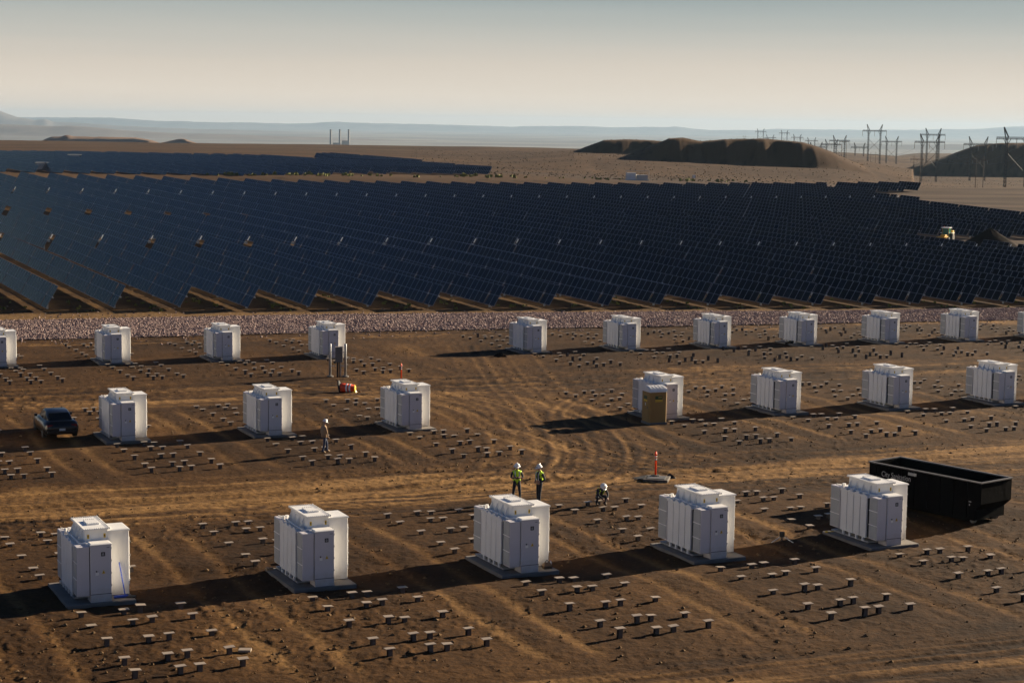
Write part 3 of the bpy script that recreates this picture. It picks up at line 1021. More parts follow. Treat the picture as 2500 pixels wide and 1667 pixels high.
# bare ground on which no table stands (outlined on the ground as it is seen in the photograph)
BARE = [[(1940, 461), (2014, 474), (2075, 482), (2131, 490), (2192, 500), (2243, 508), (2313, 517), (2377, 526), (2453, 534), (2620, 556), (3000, 600), (3000, 430), (2260, 430), (2245, 470), (2120, 474), (1990, 468)],
        [(2132, 571), (2203, 581), (2280, 583), (2500, 585), (3000, 592), (3000, 690), (2500, 634), (2354, 618), (2272, 609), (2140, 594), (2085, 582)],
        ]
RANKNAME = ['front rank by the gravel', 'second rank', 'third rank', 'rearmost rank']
array_cache = {}
post_me = MB().box(-0.06, 0.06, -0.09, 0.09, -TUBE_H - 0.7, 0.0).mesh('post', M['steel'])
tube_cache = {}
n_tables = 0


def row_xy(k, s):
    r_ = ROW0 + ROWP * k
    return r_ * P1[0] + s * P2[0], r_ * P1[1] + s * P2[1]


def make_table(k, s0, s1, label, detail, xs, posts, group):
    x0, y0 = row_xy(k, s0)
    x1, y1 = row_xy(k, s1)
    z0, z1 = zg(x0, y0) + TUBE_H, zg(x1, y1) + TUBE_H
    t = thing('solar_table', label, 'solar panels', (x0, y0, z0), 0, group)
    ex = Vector((x1 - x0, y1 - y0, z1 - z0)).normalized()
    ey = Vector((-P1[0], -P1[1], 0))
    ez = ex.cross(ey).normalized()
    ey = ez.cross(ex).normalized()
    Mx = Matrix((ex, ey, ez)).transposed().to_4x4()
    t.matrix_world = Matrix.Translation((x0, y0, z0)) @ Mx @ Matrix.Rotation(random.gauss(0, R(0.7)), 4, 'X')
    L = s1 - s0
    if detail:
        for a in xs:
            o = bpy.data.objects.new('solar_module', MODULE_ME)
            COL.objects.link(o)
            o.parent = t
            o.location = (a, 0, 0)
            o.rotation_euler = (random.gauss(0, R(0.35)), 0, 0)
    elif xs:
        key = tuple(round(a, 2) for a in xs)
        if key not in array_cache:
            array_cache[key] = module_array_mesh(xs)
        o = link('module_array', array_cache[key], t)
        o['kind'] = 'stuff'
    tl = round(max(xs) - min(xs) + MP + 0.3, 1)
    ta = min(xs) - MP / 2 - 0.15
    if tl not in tube_cache:
        tube_cache[tl] = MB().tube((0, 0, 0), (tl, 0, 0), 0.075, n=6).mesh('torque_tube', M['steel'])
    o = link('torque_tube', tube_cache[tl], t)
    o.location.x = ta
    if detail:
        for a in posts:
            o = link('post', post_me, t)
            o.location.x = a
    return t


drive_me = MB().box(-0.16, 0.16, -0.12, 0.12, -0.15, 0.15).mesh('drive_motor', M['steel'])
glint_me = MB().tube((0, -0.35 * CT - 0.02, 0.35 * ST), (0, -0.95 * CT - 0.02, 0.95 * ST), 0.075, n=10).mesh('glint_tube', M['white'])  # white tube added in the table gaps to show as a bright glint
for k in range(-2, 46):
    (sf, g1, g2, se), _ = field_nodes(float(k))
    mid = (g1 + g2) / 2
    wide = 1.7 if k < 24 else 1.0
    spans = [(sf + 0.35 * (vnoise(np.array([k * 1.7]), np.array([2.0]), 3)[0] - 0.5) * 4, g1 - 0.45), (g1 + 0.45, mid - wide), (mid + wide, g2 - 0.4), (g2 + 0.4, se)]
    for j, (s0, s1) in enumerate(spans):
        xs, posts = module_spots(s1 - s0)
        cx = np.array(xs) + s0
        wx, wy = row_xy(k, cx)
        wz = Zg(wx, wy)
        px, py = project(np.stack([wx, wy, wz], 1))
        lim = 90
        vis = (px > -lim) & (px < 2500 + lim)
        if not vis.any():
            continue
        if k > 34 and j < 2:
            continue
        keep = [i for i in range(len(xs)) if (vis[i] or j > 1) and not any(in_poly(px[i], py[i], b) for b in BARE)]
        if len(keep) < 3:
            continue
        # only the longest unbroken run stays one table
        runs, cur = [], [keep[0]]
        for a_, b_ in zip(keep, keep[1:]):
            if b_ == a_ + 1:
                cur.append(b_)
            else:
                runs.append(cur)
                cur = [b_]
        runs.append(cur)
        for ri, run in enumerate(runs):
            if len(run) < 3:
                continue
            rx = [xs[i] for i in run]
            pp = [p for p in posts if rx[0] - 1 < p < rx[-1] + 1]
            lab = 'dark solar table, %s row from the west, %s' % (ordinal(k + 3), RANKNAME[j] if ri == 0 else RANKNAME[j] + ', farther piece')
            t = make_table(k, s0, s1, lab, j < 2, rx, pp, 'solar tracker tables in the big array')
            n_tables += 1
            if ri == 0 and j in (1, 3) and run[0] == 0:
                o = link('glint_tube', glint_me, t)
                o.location = (-0.35, 0, 0)
                o = link('drive_motor', drive_me, t)
                o.location = (-0.42, 0, 0)

# the second array, far off to the west
FARBAND = [[(767, 384), (1017, 381), (1188, 393), (1187, 398), (1110, 400), (1010, 404), (895, 403), (810, 396)],
           [(-160, 377), (0, 378), (200, 380), (400, 385), (600, 388), (740, 396), (895, 406), (1010, 407), (1197, 421), (1195, 428), (840, 423), (600, 426), (240, 421), (0, 416), (-160, 414)]]
for k in range(-2, 40):
    (sf, g1, g2, se), _ = field_nodes(float(min(k, 44)))
    s = se + 22
    idx = 0
    while s < 930:
        xs, posts = module_spots(58.0)
        cx = np.array(xs) + s
        wx, wy = row_xy(k, cx)
        px, py = project(np.stack([wx, wy, Zg(wx, wy) + 0.4], 1))
        keep = [i for i in range(len(xs)) if -60 < px[i] < 2560 and any(in_poly(px[i], py[i], b) for b in FARBAND)]
        if len(keep) > 7:
            i0, i1 = keep[0], keep[-1]
            idx += 1
            rx = [xs[i] for i in range(i0, i1 + 1)]
            make_table(k, s, s + 58, 'distant solar table, %s row from the west, %s back in the far array' % (ordinal(k + 3), ORD[idx - 1]), False, rx, [], 'solar tracker tables in the far array')
            n_tables += 1
        s += 60.5

# ------------------------------------------------------------------ transformer units
def build_unit():
    """origin at the front left foot of the control cabinet, on top of its pad"""
    root = thing('transformer_unit', 'x', 'transformer', (0, 0, 0))
    W, G, FN = M['white'], M['grey'], M['fin']
    # control cabinet
    cab = MB().bbox(0.0, 0.754, 0.02, 0.60, 0.28, 2.06, 0.015).build('control_cabinet', W, root)
    MB().box(0.006, 0.75, 0.012, 0.59, 0.0, 0.278).build('plinth', G, cab)
    MB().poly([(-0.02, -0.01, 2.06), (0.774, -0.01, 2.06), (0.774, 0.55, 2.06), (-0.02, 0.55, 2.06), (-0.02, -0.01, 2.085), (0.774, -0.01, 2.085), (0.774, 0.55, 2.085), (-0.02, 0.55, 2.085),
               (0.03, 0.04, 2.115), (0.724, 0.04, 2.115), (0.724, 0.50, 2.115), (0.03, 0.50, 2.115)],
              [(3, 2, 1, 0), (0, 1, 5, 4), (1, 2, 6, 5), (2, 3, 7, 6), (3, 0, 4, 7), (4, 5, 9, 8), (5, 6, 10, 9), (6, 7, 11, 10), (7, 4, 8, 11), (8, 9, 10, 11)]).build('cabinet_roof', W, cab)
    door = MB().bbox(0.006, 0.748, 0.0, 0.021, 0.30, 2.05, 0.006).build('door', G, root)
    MB().box(0.0, 0.754, 0.004, 0.0115, 0.279, 0.299).build('door_seam', M['dark'], root)
    MB().box(0.375, 0.52, -0.006, -0.001, 1.66, 1.81).build('sign_plate', M['black'], door)
    e = MB()
    for a, b, c, d in ((0.41, 0.485, 1.70, 1.715), (0.418, 0.43, 1.715, 1.765), (0.465, 0.477, 1.715, 1.765), (0.43, 0.465, 1.745, 1.757), (0.441, 0.453, 1.765, 1.785)):
        e.box(a, b, -0.010, -0.0065, c, d)
    e.build('sign_emblem', M['platew'], door)
    t = MB().poly([(0.40, -0.008, 1.03), (0.52, -0.008, 1.03), (0.46, -0.008, 1.16), (0.40, -0.001, 1.03), (0.52, -0.001, 1.03), (0.46, -0.001, 1.16)],
                  [(0, 1, 2), (5, 4, 3), (0, 3, 4, 1), (1, 4, 5, 2), (2, 5, 3, 0)])
    t.build('warning_triangle', M['yellow'], door)
    MB().poly([(0.455, -0.012, 1.045), (0.475, -0.012, 1.085), (0.462, -0.012, 1.085), (0.468, -0.012, 1.125), (0.445, -0.012, 1.078), (0.458, -0.012, 1.078)], [(0, 1, 2, 3, 4, 5)]).build('warning_bolt', M['black'], door)
    MB().box(0.19, 0.225, -0.03, -0.001, 1.10, 1.15).build('handle', M['black'], door)
    MB().box(0.17, 0.29, -0.004, -0.001, 0.98, 1.085).build('notice', W, door)
    MB().box(0.57, 0.68, -0.004, -0.001, 1.955, 1.975).build('nameplate', M['sheddark'], door)
    for z in (0.55, 1.0, 1.45, 1.9):
        MB().tube((0.748, -0.004, z), (0.748, -0.004, z + 0.07), 0.016, n=6).build('hinge', M['steel'], door)
    # front end radiator, four flat panels, rear end radiator along the western side
    def end_radiator(y0, y1):
        r_ = MB().bbox(-0.475, -0.03, y0, y1, 0.25, 2.03, 0.012).build('end_radiator', G, root)
        for za, zb in ((0.29, 0.83), (0.87, 1.43), (1.47, 1.99)):
            MB().box(-0.488, -0.470, y0 + 0.03, y1 - 0.03, za, zb).build('grille', M['grille'], r_)
        for z in (0.85, 1.45):
            MB().box(-0.497, -0.470, y0 + 0.01, y1 - 0.01, z - 0.014, z + 0.014).build('rib', W, r_)
        return r_
    end_radiator(0.05, 0.64)
    end_radiator(2.74, 3.42)
    for i in range(4):
        y0 = 0.80 + i * 0.468
        rp = MB().bbox(-0.505, -0.42, y0, y0 + 0.435, 0.24, 2.03, 0.012).build('radiator_panel', FN, root)
        f = MB()
        for jx in range(5):
            f.box(-0.418 + jx * 0.004, -0.416 + jx * 0.004, y0 + 0.03 + jx * 0.08, y0 + 0.05 + jx * 0.08, 0.28, 1.98)
        f.build('fins', FN, rp)
        MB().poly([(-0.50, y0 + 0.06, 2.03), (-0.44, y0 + 0.06, 2.03), (-0.44, y0 + 0.36, 2.03), (-0.50, y0 + 0.36, 2.03), (-0.48, y0 + 0.18, 2.10), (-0.45, y0 + 0.18, 2.10), (-0.45, y0 + 0.26, 2.10), (-0.48, y0 + 0.26, 2.10)],
                  [(0, 1, 5, 4), (1, 2, 6, 5), (2, 3, 7, 6), (3, 0, 4, 7), (4, 5, 6, 7)]).build('lifting_lug', FN, rp)
        MB().box(-0.50, -0.42, y0 + 0.17, y0 + 0.27, 0.06, 0.24).build('foot', FN, rp)
    # tank behind
    MB().box(-0.09, 0.76, 0.60, 3.36, 0.10, 1.97).build('tank', W, root)
    MB().box(-0.50, -0.091, 0.74, 2.70, 1.93, 1.97).build('tank_shelf', W, root)
    MB().box(-0.40, -0.095, 0.76, 2.70, 0.24, 1.925).box(-0.40, -0.095, 2.705, 2.735, 0.24, 1.96).box(-0.028, -0.002, 0.10, 0.58, 0.25, 1.98).build('gap_shade_fill', M['dark'], root)  # dark boxes added behind the gaps, standing in for the shade there
    MB().box(-0.46, 0.76, 0.64, 3.30, 0.03, 0.097).build('base_frame', M['steel'], root)
    MB().tube((-0.26, 0.55, 2.05), (-0.26, 2.65, 2.05), 0.035).tube((-0.26, 0.55, 2.05), (0.02, 0.48, 2.07), 0.03).build('header_pipe', W, root)
    MB().tube((-0.30, 2.80, 2.02), (-0.30, 2.80, 2.16), 0.05).tube((-0.12, 2.95, 1.96), (-0.12, 2.95, 2.14), 0.07).tube((-0.1, 3.1, 2.02), (-0.42, 3.1, 2.10), 0.03).build('valve', W, root)
    MB().tube((-0.05, 0.32, 2.04), (-0.05, 0.60, 2.06), 0.04).box(-0.10, 0.0, 0.28, 0.34, 2.0, 2.10).build('valve', W, root)
    # box on top, lid, hatch
    tb = MB().box(-0.03, 0.79, 0.76, 2.72, 1.97, 2.465).build('top_box', W, root)
    for x in (0.05, 0.64):
        MB().box(x, x + 0.075, 0.752, 0.757, 2.16, 2.31).build('warning_label', M['yellow'], tb)
        MB().box(x + 0.018, x + 0.057, 0.747, 0.751, 2.21, 2.27).build('warning_mark', M['black'], tb)
    for y in (1.15, 1.62, 2.09, 2.55):
        MB().poly([(-0.031, y, 1.975), (-0.26, y, 1.975), (-0.031, y, 2.43), (-0.031, y + 0.03, 1.975), (-0.26, y + 0.03, 1.975), (-0.031, y + 0.03, 2.43)],
                  [(0, 1, 2), (5, 4, 3), (0, 3, 4, 1), (1, 4, 5, 2)]).build('gusset', W, tb)
    fl = MB().box(-0.08, 0.80, 0.64, 0.757, 1.972, 2.03)
    for x in np.arange(-0.05, 0.78, 0.10):
        fl.box(x, x + 0.035, 0.66, 0.70, 2.03, 2.06)
    fl.build('flange', W, tb)
    lid = MB().box(-0.11, 0.856, 0.663, 2.80, 2.468, 2.51).build('lid', W, root)
    bt = MB()
    for x in np.arange(-0.09, 0.85, 0.078):
        for y in (0.685, 2.78):
            bt.lathe([(0.022, 0), (0.022, 0.028), (0.008, 0.034)], 6, (x, y, 2.511))
    for y in np.arange(0.76, 2.75, 0.085):
        for x in (-0.088, 0.834):
            bt.lathe([(0.022, 0), (0.022, 0.028), (0.008, 0.034)], 6, (x, y, 2.511))
    o = bt.build('bolts', W, lid)
    o['kind'] = 'stuff'
    hat = MB().box(0.20, 0.63, 1.38, 2.12, 2.511, 2.565).build('hatch', W, lid)
    hb_ = MB()
    for x in np.arange(0.225, 0.62, 0.075):
        for y in (1.405, 2.095):
            hb_.lathe([(0.018, 0), (0.018, 0.022), (0.006, 0.028)], 6, (x, y, 2.566))
    hb_.build('hatch_bolts', W, hat)
    # tall cabinet
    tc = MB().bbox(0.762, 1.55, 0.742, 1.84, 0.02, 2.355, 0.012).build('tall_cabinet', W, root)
    MB().poly([(0.745, 0.71, 2.356), (1.59, 0.71, 2.356), (1.59, 1.87, 2.356), (0.745, 1.87, 2.356), (0.745, 0.71, 2.395), (1.59, 0.71, 2.395), (1.59, 1.87, 2.395), (0.745, 1.87, 2.395), (0.80, 0.75, 2.425), (1.55, 0.75, 2.425), (1.55, 1.83, 2.425), (0.80, 1.83, 2.425)],
              [(3, 2, 1, 0), (0, 1, 5, 4), (1, 2, 6, 5), (2, 3, 7, 6), (3, 0, 4, 7), (4, 5, 9, 8), (5, 6, 10, 9), (6, 7, 11, 10), (7, 4, 8, 11), (8, 9, 10, 11)]).build('cabinet_roof', W, tc)
    sd = MB().bbox(1.551, 1.585, 0.80, 1.80, 0.36, 2.10, 0.006).build('side_door', W, root)
    for z in (0.5, 0.95, 1.4, 1.9):
        MB().tube((1.594, 0.81, z), (1.594, 0.81, z + 0.07), 0.018, n=6).build('hinge', M['steel'], sd)
    return root


def build_pad():
    p = MB().bbox(-0.85, 1.60, -0.115, 3.444, -0.62, 0.0, 0.02).build('concrete_pad', M['concrete'])
    return p


ROWS = {
    'near': [(13.87, 64.18), (22.02, 63.52), (30.11, 62.73), (38.27, 62.14), (46.49, 61.60)],
    'middle': [(14.85, 98.95), (23.03, 98.32), (31.10, 97.54), (39.31, 96.94), None, (55.57, 95.75), (63.86, 95.26), (72.09, 94.73), (80.20, 94.28), (88.35, 93.75)],
    'far': [(22.25, 133.07), (30.41, 132.71), (38.50, 131.93), (46.55, 131.15), None, (63.07, 129.82), (71.29, 129.28), (79.50, 128.65), (87.61, 128.03), (95.60, 127.32), (103.62, 126.77), (111.75, 126.2)],
}
UL = {
    'near': ['with a blue broom leaning on it', 'second from the west', 'in front of the two workers in lime vests', 'beside the crouching worker', 'in front of the black dumpster'],
    'middle': ['at the western edge behind the black car', 'beside the black car', 'second east of the black car', 'behind the walking man in tan', None, 'behind the brown portable toilet', 'next east of the portable toilet', 'second east of the portable toilet', 'third east of the toilet', 'at the eastern edge'],
    'far': ['cut by the western edge', 'second from the western edge', 'third from the western edge', 'behind the meter pedestal', None, 'first east of the crossing track', 'second east of the crossing track', 'third east of the crossing track', 'fourth east of the crossing track', 'fifth east of the crossing track', 'sixth east of the crossing track', 'cut by the eastern edge'],
}
unit0, pad0 = build_unit(), build_pad()
tag(pad0, 'x', 'concrete pad', 'concrete pads under the transformer units')
first = True
UNITS = {}
for rn, lst in ROWS.items():
    for i, p in enumerate(lst):
        if p is None:
            continue
        x, y = loc_w(*p)
        if first:
            u, pd = unit0, pad0
            first = False
        else:
            u, pd = copy_tree(unit0), pad0.copy()
            COL.objects.link(pd)
        zt = GA * x + GB * y + 0.15
        for o in (u, pd):
            o.location = (x, y, zt)
            o.rotation_euler = (0, 0, YAW + random.gauss(0, R(0.25)))
        pd.rotation_euler = u.rotation_euler
        tag(u, 'transformer unit of the %s row, %s' % (rn, UL[rn][i]), 'transformer', 'white transformer units in three rows')
        tag(pd, 'concrete pad under the %s row transformer %s' % (rn, UL[rn][i].replace('with a blue broom leaning on it', 'that has a blue broom')), 'concrete pad', 'concrete pads under the transformer units')
        UNITS[(rn, i)] = (x, y, zt)

# ------------------------------------------------------------------ capped steel piles
FRONT_Y = (-1.82, -3.34, -5.57, -7.84, -9.32)
FRONT_X = (-0.70, 0.73, 1.34, 2.75)
REAR_Y = (4.23, 5.66, 7.88, 10.14, 11.64)
REAR_X = (-0.96, 0.47, 1.05, 2.49)
pile_me = MB().box(-0.075, 0.075, -0.075, -0.06, -1.2, 0.0).box(-0.075, 0.075, 0.06, 0.075, -1.2, 0.0).box(-0.01, 0.01, -0.06, 0.06, -1.2, 0.0).mesh('steel_pile', M['pile'])
cap_me = MB().box(-0.175, 0.175, -0.125, 0.125, 0.0, 0.02).mesh('cap_plate', M['plate'])
bare_me = MB().box(-0.075, 0.075, -0.075, -0.06, -1.4, 0.12).box(-0.075, 0.075, 0.06, 0.075, -1.4, 0.12).box(-0.01, 0.01, -0.06, 0.06, -1.4, 0.12).mesh('steel_pile', M['steel'])
SLOTS = {'near': [(5.75, 64.8)] + ROWS['near'] + [(54.65, 61.0)], 'middle': ROWS['middle'], 'far': [(14.1, 133.8)] + ROWS['far']}
NAMES = {'near': 'near', 'middle': 'middle', 'far': 'far'}
cand = []
for rn, lst in SLOTS.items():
    for i, p in enumerate(lst):
        if p is None:
            continue
        for side, XS, YS in (('front', FRONT_X, FRONT_Y), ('rear', REAR_X, REAR_Y)):
            if rn == 'near' and side == 'rear' and i == 6:
                continue
            for a, dx in enumerate(XS):
                for b, dy in enumerate(YS):
                    r_, s_ = p[0] + dx + random.gauss(0, 0.025), p[1] + dy + random.gauss(0, 0.025)
                    x, y = loc_w(r_, s_)
                    z = GA * x + GB * y + 0.30 + random.gauss(0, 0.03)
                    px, py = project((x, y, z))
                    if not (-40 < px[0] < 2540 and py[0] < 1690):
                        continue
                    if rn == 'far' and i > 5 and random.random() < 0.22:
                        bare = True
                    else:
                        bare = False
                    # a pile is left out where the dumpster, the pedestal or a parked car stands
                    if rn == 'near' and 2.0 < 0 :
                        continue
                    cand.append((y, rn, i, side, a, b, x, y, z, bare))
cand.sort(key=lambda c: c[0])
gone = [((19.6, 83.0), 4.4), ((-24.6, 101.0), 2.9)]
cand = [c for c in cand if not any((c[6] - g[0][0]) ** 2 + (c[7] - g[0][1]) ** 2 < g[1] ** 2 for g in gone)]
FILE = ['western', 'inner west', 'inner east', 'eastern']
rest = []
for n, (_, rn, i, side, a, b, x, y, z, bare) in enumerate(cand):
    if n < 300:
        o = bpy.data.objects.new('steel_pile', pile_me)
        COL.objects.link(o)
        o.location = (x, y, z)
        o.rotation_euler = (random.gauss(0, R(1.6)), random.gauss(0, R(1.6)), YAW + random.gauss(0, R(3)))
        c = link('cap_plate', cap_me, o)
        tag(o, 'capped steel pile, %s of the %s file %s the %s %s row unit'
            % (ORD[b], FILE[a], 'before' if side == 'front' else 'behind', ORD[i], rn), 'pile', 'short steel piles with flat cap plates')
    else:
        rest.append((x, y, z, bare))
mb = MB()
for x, y, z, bare in rest:
    me_ = bare_me if bare else pile_me
    vs = np.array([v.co[:] for v in me_.vertices])
    c, s = math.cos(YAW), math.sin(YAW)
    vs = np.stack([vs[:, 0] * c - vs[:, 1] * s + x, vs[:, 0] * s + vs[:, 1] * c + y, vs[:, 2] + z], 1)
    mb.poly(vs, [tuple(p.vertices) for p in me_.polygons], 0)
    if not bare:
        vs = np.array([v.co[:] for v in cap_me.vertices])
        vs = np.stack([vs[:, 0] * c - vs[:, 1] * s + x, vs[:, 0] * s + vs[:, 1] * c + y, vs[:, 2] + z], 1)
        mb.poly(vs, [tuple(p.vertices) for p in cap_me.polygons], 1)
o = mb.build('steel_piles', [M['pile'], M['plate']])
tag(o, 'small capped steel piles in clusters around the far row of transformers', 'piles', kind='stuff')

# ------------------------------------------------------------------ people
def skin_mesh(name, V, E, root=0, sub=1):
    """V = {joint: (x, y, z, radius)}; E = [(joint, joint)]; one continuous surface grown round the skeleton"""
    keys = list(V)
    me = bpy.data.meshes.new(name + '_skeleton')
    me.from_pydata([V[k][:3] for k in keys], [(keys.index(a), keys.index(b)) for a, b in E], [])
    ob = bpy.data.objects.new(name + '_skeleton', me)
    COL.objects.link(ob)
    sk = ob.modifiers.new('skin', 'SKIN')
    sk.use_smooth_shade = True
    ly = me.skin_vertices[0].data if me.skin_vertices else None
    if ly is None:
        bpy.context.view_layer.objects.active = ob
        ob.select_set(True)
        bpy.ops.object.modifier_remove(modifier='skin')
        bpy.ops.object.modifier_add(type='SKIN')
        ly = me.skin_vertices[0].data
    for i, k in enumerate(keys):
        r_ = V[k][3]
        ly[i].radius = r_ if isinstance(r_, tuple) else (r_, r_)
        ly[i].use_root = (k == (root or keys[0]))
    sb = ob.modifiers.new('subdivision', 'SUBSURF')
    sb.levels = sub
    dg = bpy.context.evaluated_depsgraph_get()
    dg.update()
    out = bpy.data.meshes.new_from_object(ob.evaluated_get(dg))
    out.name = name
    bpy.data.objects.remove(ob)
    bpy.data.meshes.remove(me)
    return out


def seg_dist(p, a, b):
    a, b = np.array(a), np.array(b)
    d = b - a
    t = np.clip(((p - a) @ d) / max(d @ d, 1e-9), 0, 1)
    return np.linalg.norm(p - a - d * t)


def add_hand(V, E, wrist, name, direc, palm_n, curl=0.5, scale=1.0):
    """palm, four unequal curled fingers and a thumb grown from the wrist joint"""
    w = Vector(V[wrist][:3])
    d = Vector(direc).normalized()
    n = Vector(palm_n).normalized()
    n = (n - d * n.dot(d)).normalized()
    s = d.cross(n).normalized()
    pk = name + '_palm'
    V[pk] = (*(w + d * 0.045 * scale), (0.040 * scale, 0.02 * scale))
    E.append((wrist, pk))
    for i, (off, ln) in enumerate(((0.030, 0.068), (0.010, 0.078), (-0.010, 0.072), (-0.029, 0.056))):
        base = w + d * 0.085 * scale + s * off * scale
        k0, k1, k2 = (name + '_finger%d%s' % (i, c) for c in 'abc')
        m1 = base + (d * math.cos(curl) + n * math.sin(curl)) * ln * 0.5 * scale
        m2 = m1 + (d * math.cos(curl * 2.2) + n * math.sin(curl * 2.2)) * ln * 0.5 * scale
        V[k0], V[k1], V[k2] = (*base, 0.0105 * scale), (*m1, 0.009 * scale), (*m2, 0.0075 * scale)
        E += [(pk, k0), (k0, k1), (k1, k2)]
    t0 = w + d * 0.035 * scale + s * 0.042 * scale
    t1 = t0 + (d * 0.7 + s * 0.5 + n * 0.5).normalized() * 0.045 * scale
    V[name + '_thumb_a'] = (*t0, 0.012 * scale)
    V[name + '_thumb_b'] = (*t1, 0.0095 * scale)
    E += [(pk, name + '_thumb_a'), (name + '_thumb_a', name + '_thumb_b')]


def person(label, x, y, rz, J, look, hat_tilt, mats, vest=None, hands=None, group=None, lean_feet=True):
    """J = joints; figure faces local -Y; MATS = (torso, sleeves, trousers, boots)"""
    V = {}
    E = []
    V['pelvis'] = (*J['pelvis'], (0.165, 0.115))
    V['waist'] = (*J['waist'], (0.150, 0.110))
    V['chest'] = (*J['chest'], (0.180, 0.125))
    V['collar'] = (*J['collar'], (0.105, 0.09))
    V['neck'] = (*J['neck'], 0.056)
    hd = Vector(J['head'])
    lk = Vector(look).normalized()
    up = (hd - Vector(J['neck'])).normalized()
    V['jaw'] = (*(hd - up * 0.055 + lk * 0.02), (0.068, 0.075))
    V['skull'] = (*(hd + up * 0.035), (0.078, 0.092))
    V['crown'] = (*(hd + up * 0.10 - lk * 0.01), (0.055, 0.07))
    E += [('pelvis', 'waist'), ('waist', 'chest'), ('chest', 'collar'), ('collar', 'neck'), ('neck', 'jaw'), ('jaw', 'skull'), ('skull', 'crown')]
    for sd in 'lr':
        V['sho' + sd] = (*J['sho' + sd], 0.070)
        V['elb' + sd] = (*J['elb' + sd], 0.050)
        V['wri' + sd] = (*J['wri' + sd], 0.034)
        V['hip' + sd] = (*J['hip' + sd], 0.100)
        V['kne' + sd] = (*J['kne' + sd], 0.068)
        V['ank' + sd] = (*J['ank' + sd], 0.052)
        V['heel' + sd] = (*J['heel' + sd], 0.045)
        V['toe' + sd] = (*J['toe' + sd], 0.045)
        E += [('chest', 'sho' + sd), ('sho' + sd, 'elb' + sd), ('elb' + sd, 'wri' + sd), ('pelvis', 'hip' + sd), ('hip' + sd, 'kne' + sd),
              ('kne' + sd, 'ank' + sd), ('ank' + sd, 'heel' + sd), ('ank' + sd, 'toe' + sd)]
        if hands:
            add_hand(V, E, 'wri' + sd, 'hand' + sd, *hands[sd])
    me = skin_mesh('body', V, E, root='pelvis', sub=1)
    for m_ in (M['skin'], mats[0], mats[1], mats[2], mats[3]):
        me.materials.append(m_)
    bones = [('neck', 'jaw', 0), ('jaw', 'skull', 0), ('skull', 'crown', 0), ('collar', 'neck', 1), ('chest', 'collar', 1), ('waist', 'chest', 1), ('pelvis', 'waist', 1)]
    for sd in 'lr':
        bones += [('chest', 'sho' + sd, 1), ('sho' + sd, 'elb' + sd, 2), ('elb' + sd, 'wri' + sd, 2), ('pelvis', 'hip' + sd, 3), ('hip' + sd, 'kne' + sd, 3),
                  ('kne' + sd, 'ank' + sd, 3), ('ank' + sd, 'toe' + sd, 4), ('ank' + sd, 'heel' + sd, 4)]
        if hands:
            hk = [k for k in V if k.startswith('hand' + sd)]
            bones += [('wri' + sd, k, 0) for k in hk]
    torso_f = []
    for p in me.polygons:
        c = np.array(p.center)
        best = min(bones, key=lambda b: seg_dist(c, V[b[0]][:3], V[b[1]][:3]))
        p.material_index = best[2]
        if best[0] in ('chest', 'waist', 'pelvis', 'collar') and best[2] == 1:
            torso_f.append(p.index)
    zf = zg(x, y)
    root = thing('person', label, 'person', (x, y, zf), rz, group)
    link('body', me, root)
    # face: nose, ears
    side = up.cross(lk).normalized()
    c0 = hd + lk * 0.085
    f = MB()
    f.poly([c0 + side * 0.014 - up * 0.02, c0 - side * 0.014 - up * 0.02, c0 + up * 0.03, c0 + lk * 0.028 - up * 0.018], [(0, 3, 2), (3, 1, 2), (0, 1, 3)])
    for q in (-1, 1):
        f.box(*(v for pr in zip((hd + side * 0.075 * q)[:] - np.array((0.012, 0.016, 0.03)), (hd + side * 0.075 * q)[:] + np.array((0.012, 0.016, 0.03))) for v in pr))
    f.build('face', M['skin'], root)
    # hard hat: dome, brim, ridge
    ht = MB()
    ht.lathe([(0.165, 0.0), (0.155, 0.012), (0.125, 0.015), (0.122, 0.05), (0.108, 0.095), (0.075, 0.128), (0.03, 0.142)], 16)
    ht.box(-0.012, 0.012, -0.10, 0.10, 0.10, 0.152)
    ht.poly([(-0.09, -0.135, 0.002), (0.09, -0.135, 0.002), (0.06, -0.205, -0.008), (-0.06, -0.205, -0.008), (-0.09, -0.135, 0.014), (0.09, -0.135, 0.014), (0.06, -0.205, 0.004), (-0.06, -0.205, 0.004)],
            [(4, 5, 6, 7), (3, 2, 1, 0), (0, 1, 5, 4), (1, 2, 6, 5), (2, 3, 7, 6), (3, 0, 4, 7)])
    h = ht.build('hard_hat', M['hat'], root, True)
    zax = (up + lk * hat_tilt).normalized()
    yax = -(lk - zax * lk.dot(zax)).normalized()
    xax = yax.cross(zax)
    h.matrix_local = Matrix.Translation(hd + up * 0.055) @ Matrix((xax, yax, zax)).transposed().to_4x4()
    MB().box(-0.03, 0.03, -0.128, -0.119, 0.03, 0.07).build('hat_badge', M['denim'], h)
    if vest:
      if vest != 'stripes':
        vm = bpy.data.meshes.new('vest')
        nz = {}
        vs, fs = [], []
        for pi in torso_f:
            p = me.polygons[pi]
            c = p.center
            if vest == 'open' and abs(c.x) < 0.075 and c.y < J['chest'][1] - 0.02:
                continue
            idx = []
            for vi in p.vertices:
                if vi not in nz:
                    nz[vi] = len(vs)
                    v = me.vertices[vi]
                    vs.append(v.co + v.normal * 0.022)
                idx.append(nz[vi])
            fs.append(tuple(idx))
        vm.from_pydata([tuple(v) for v in vs], [], fs)
        vm.materials.append(M['vest'])
        vm.polygons.foreach_set('use_smooth', [True] * len(fs))
        vo = link('vest', vm, root)
        so = vo.modifiers.new('thickness', 'SOLIDIFY')
        so.thickness = 0.012
      # reflective tape: two strips down the front and back, one round the waist
      c = np.array(J['chest'])
      tp = MB()
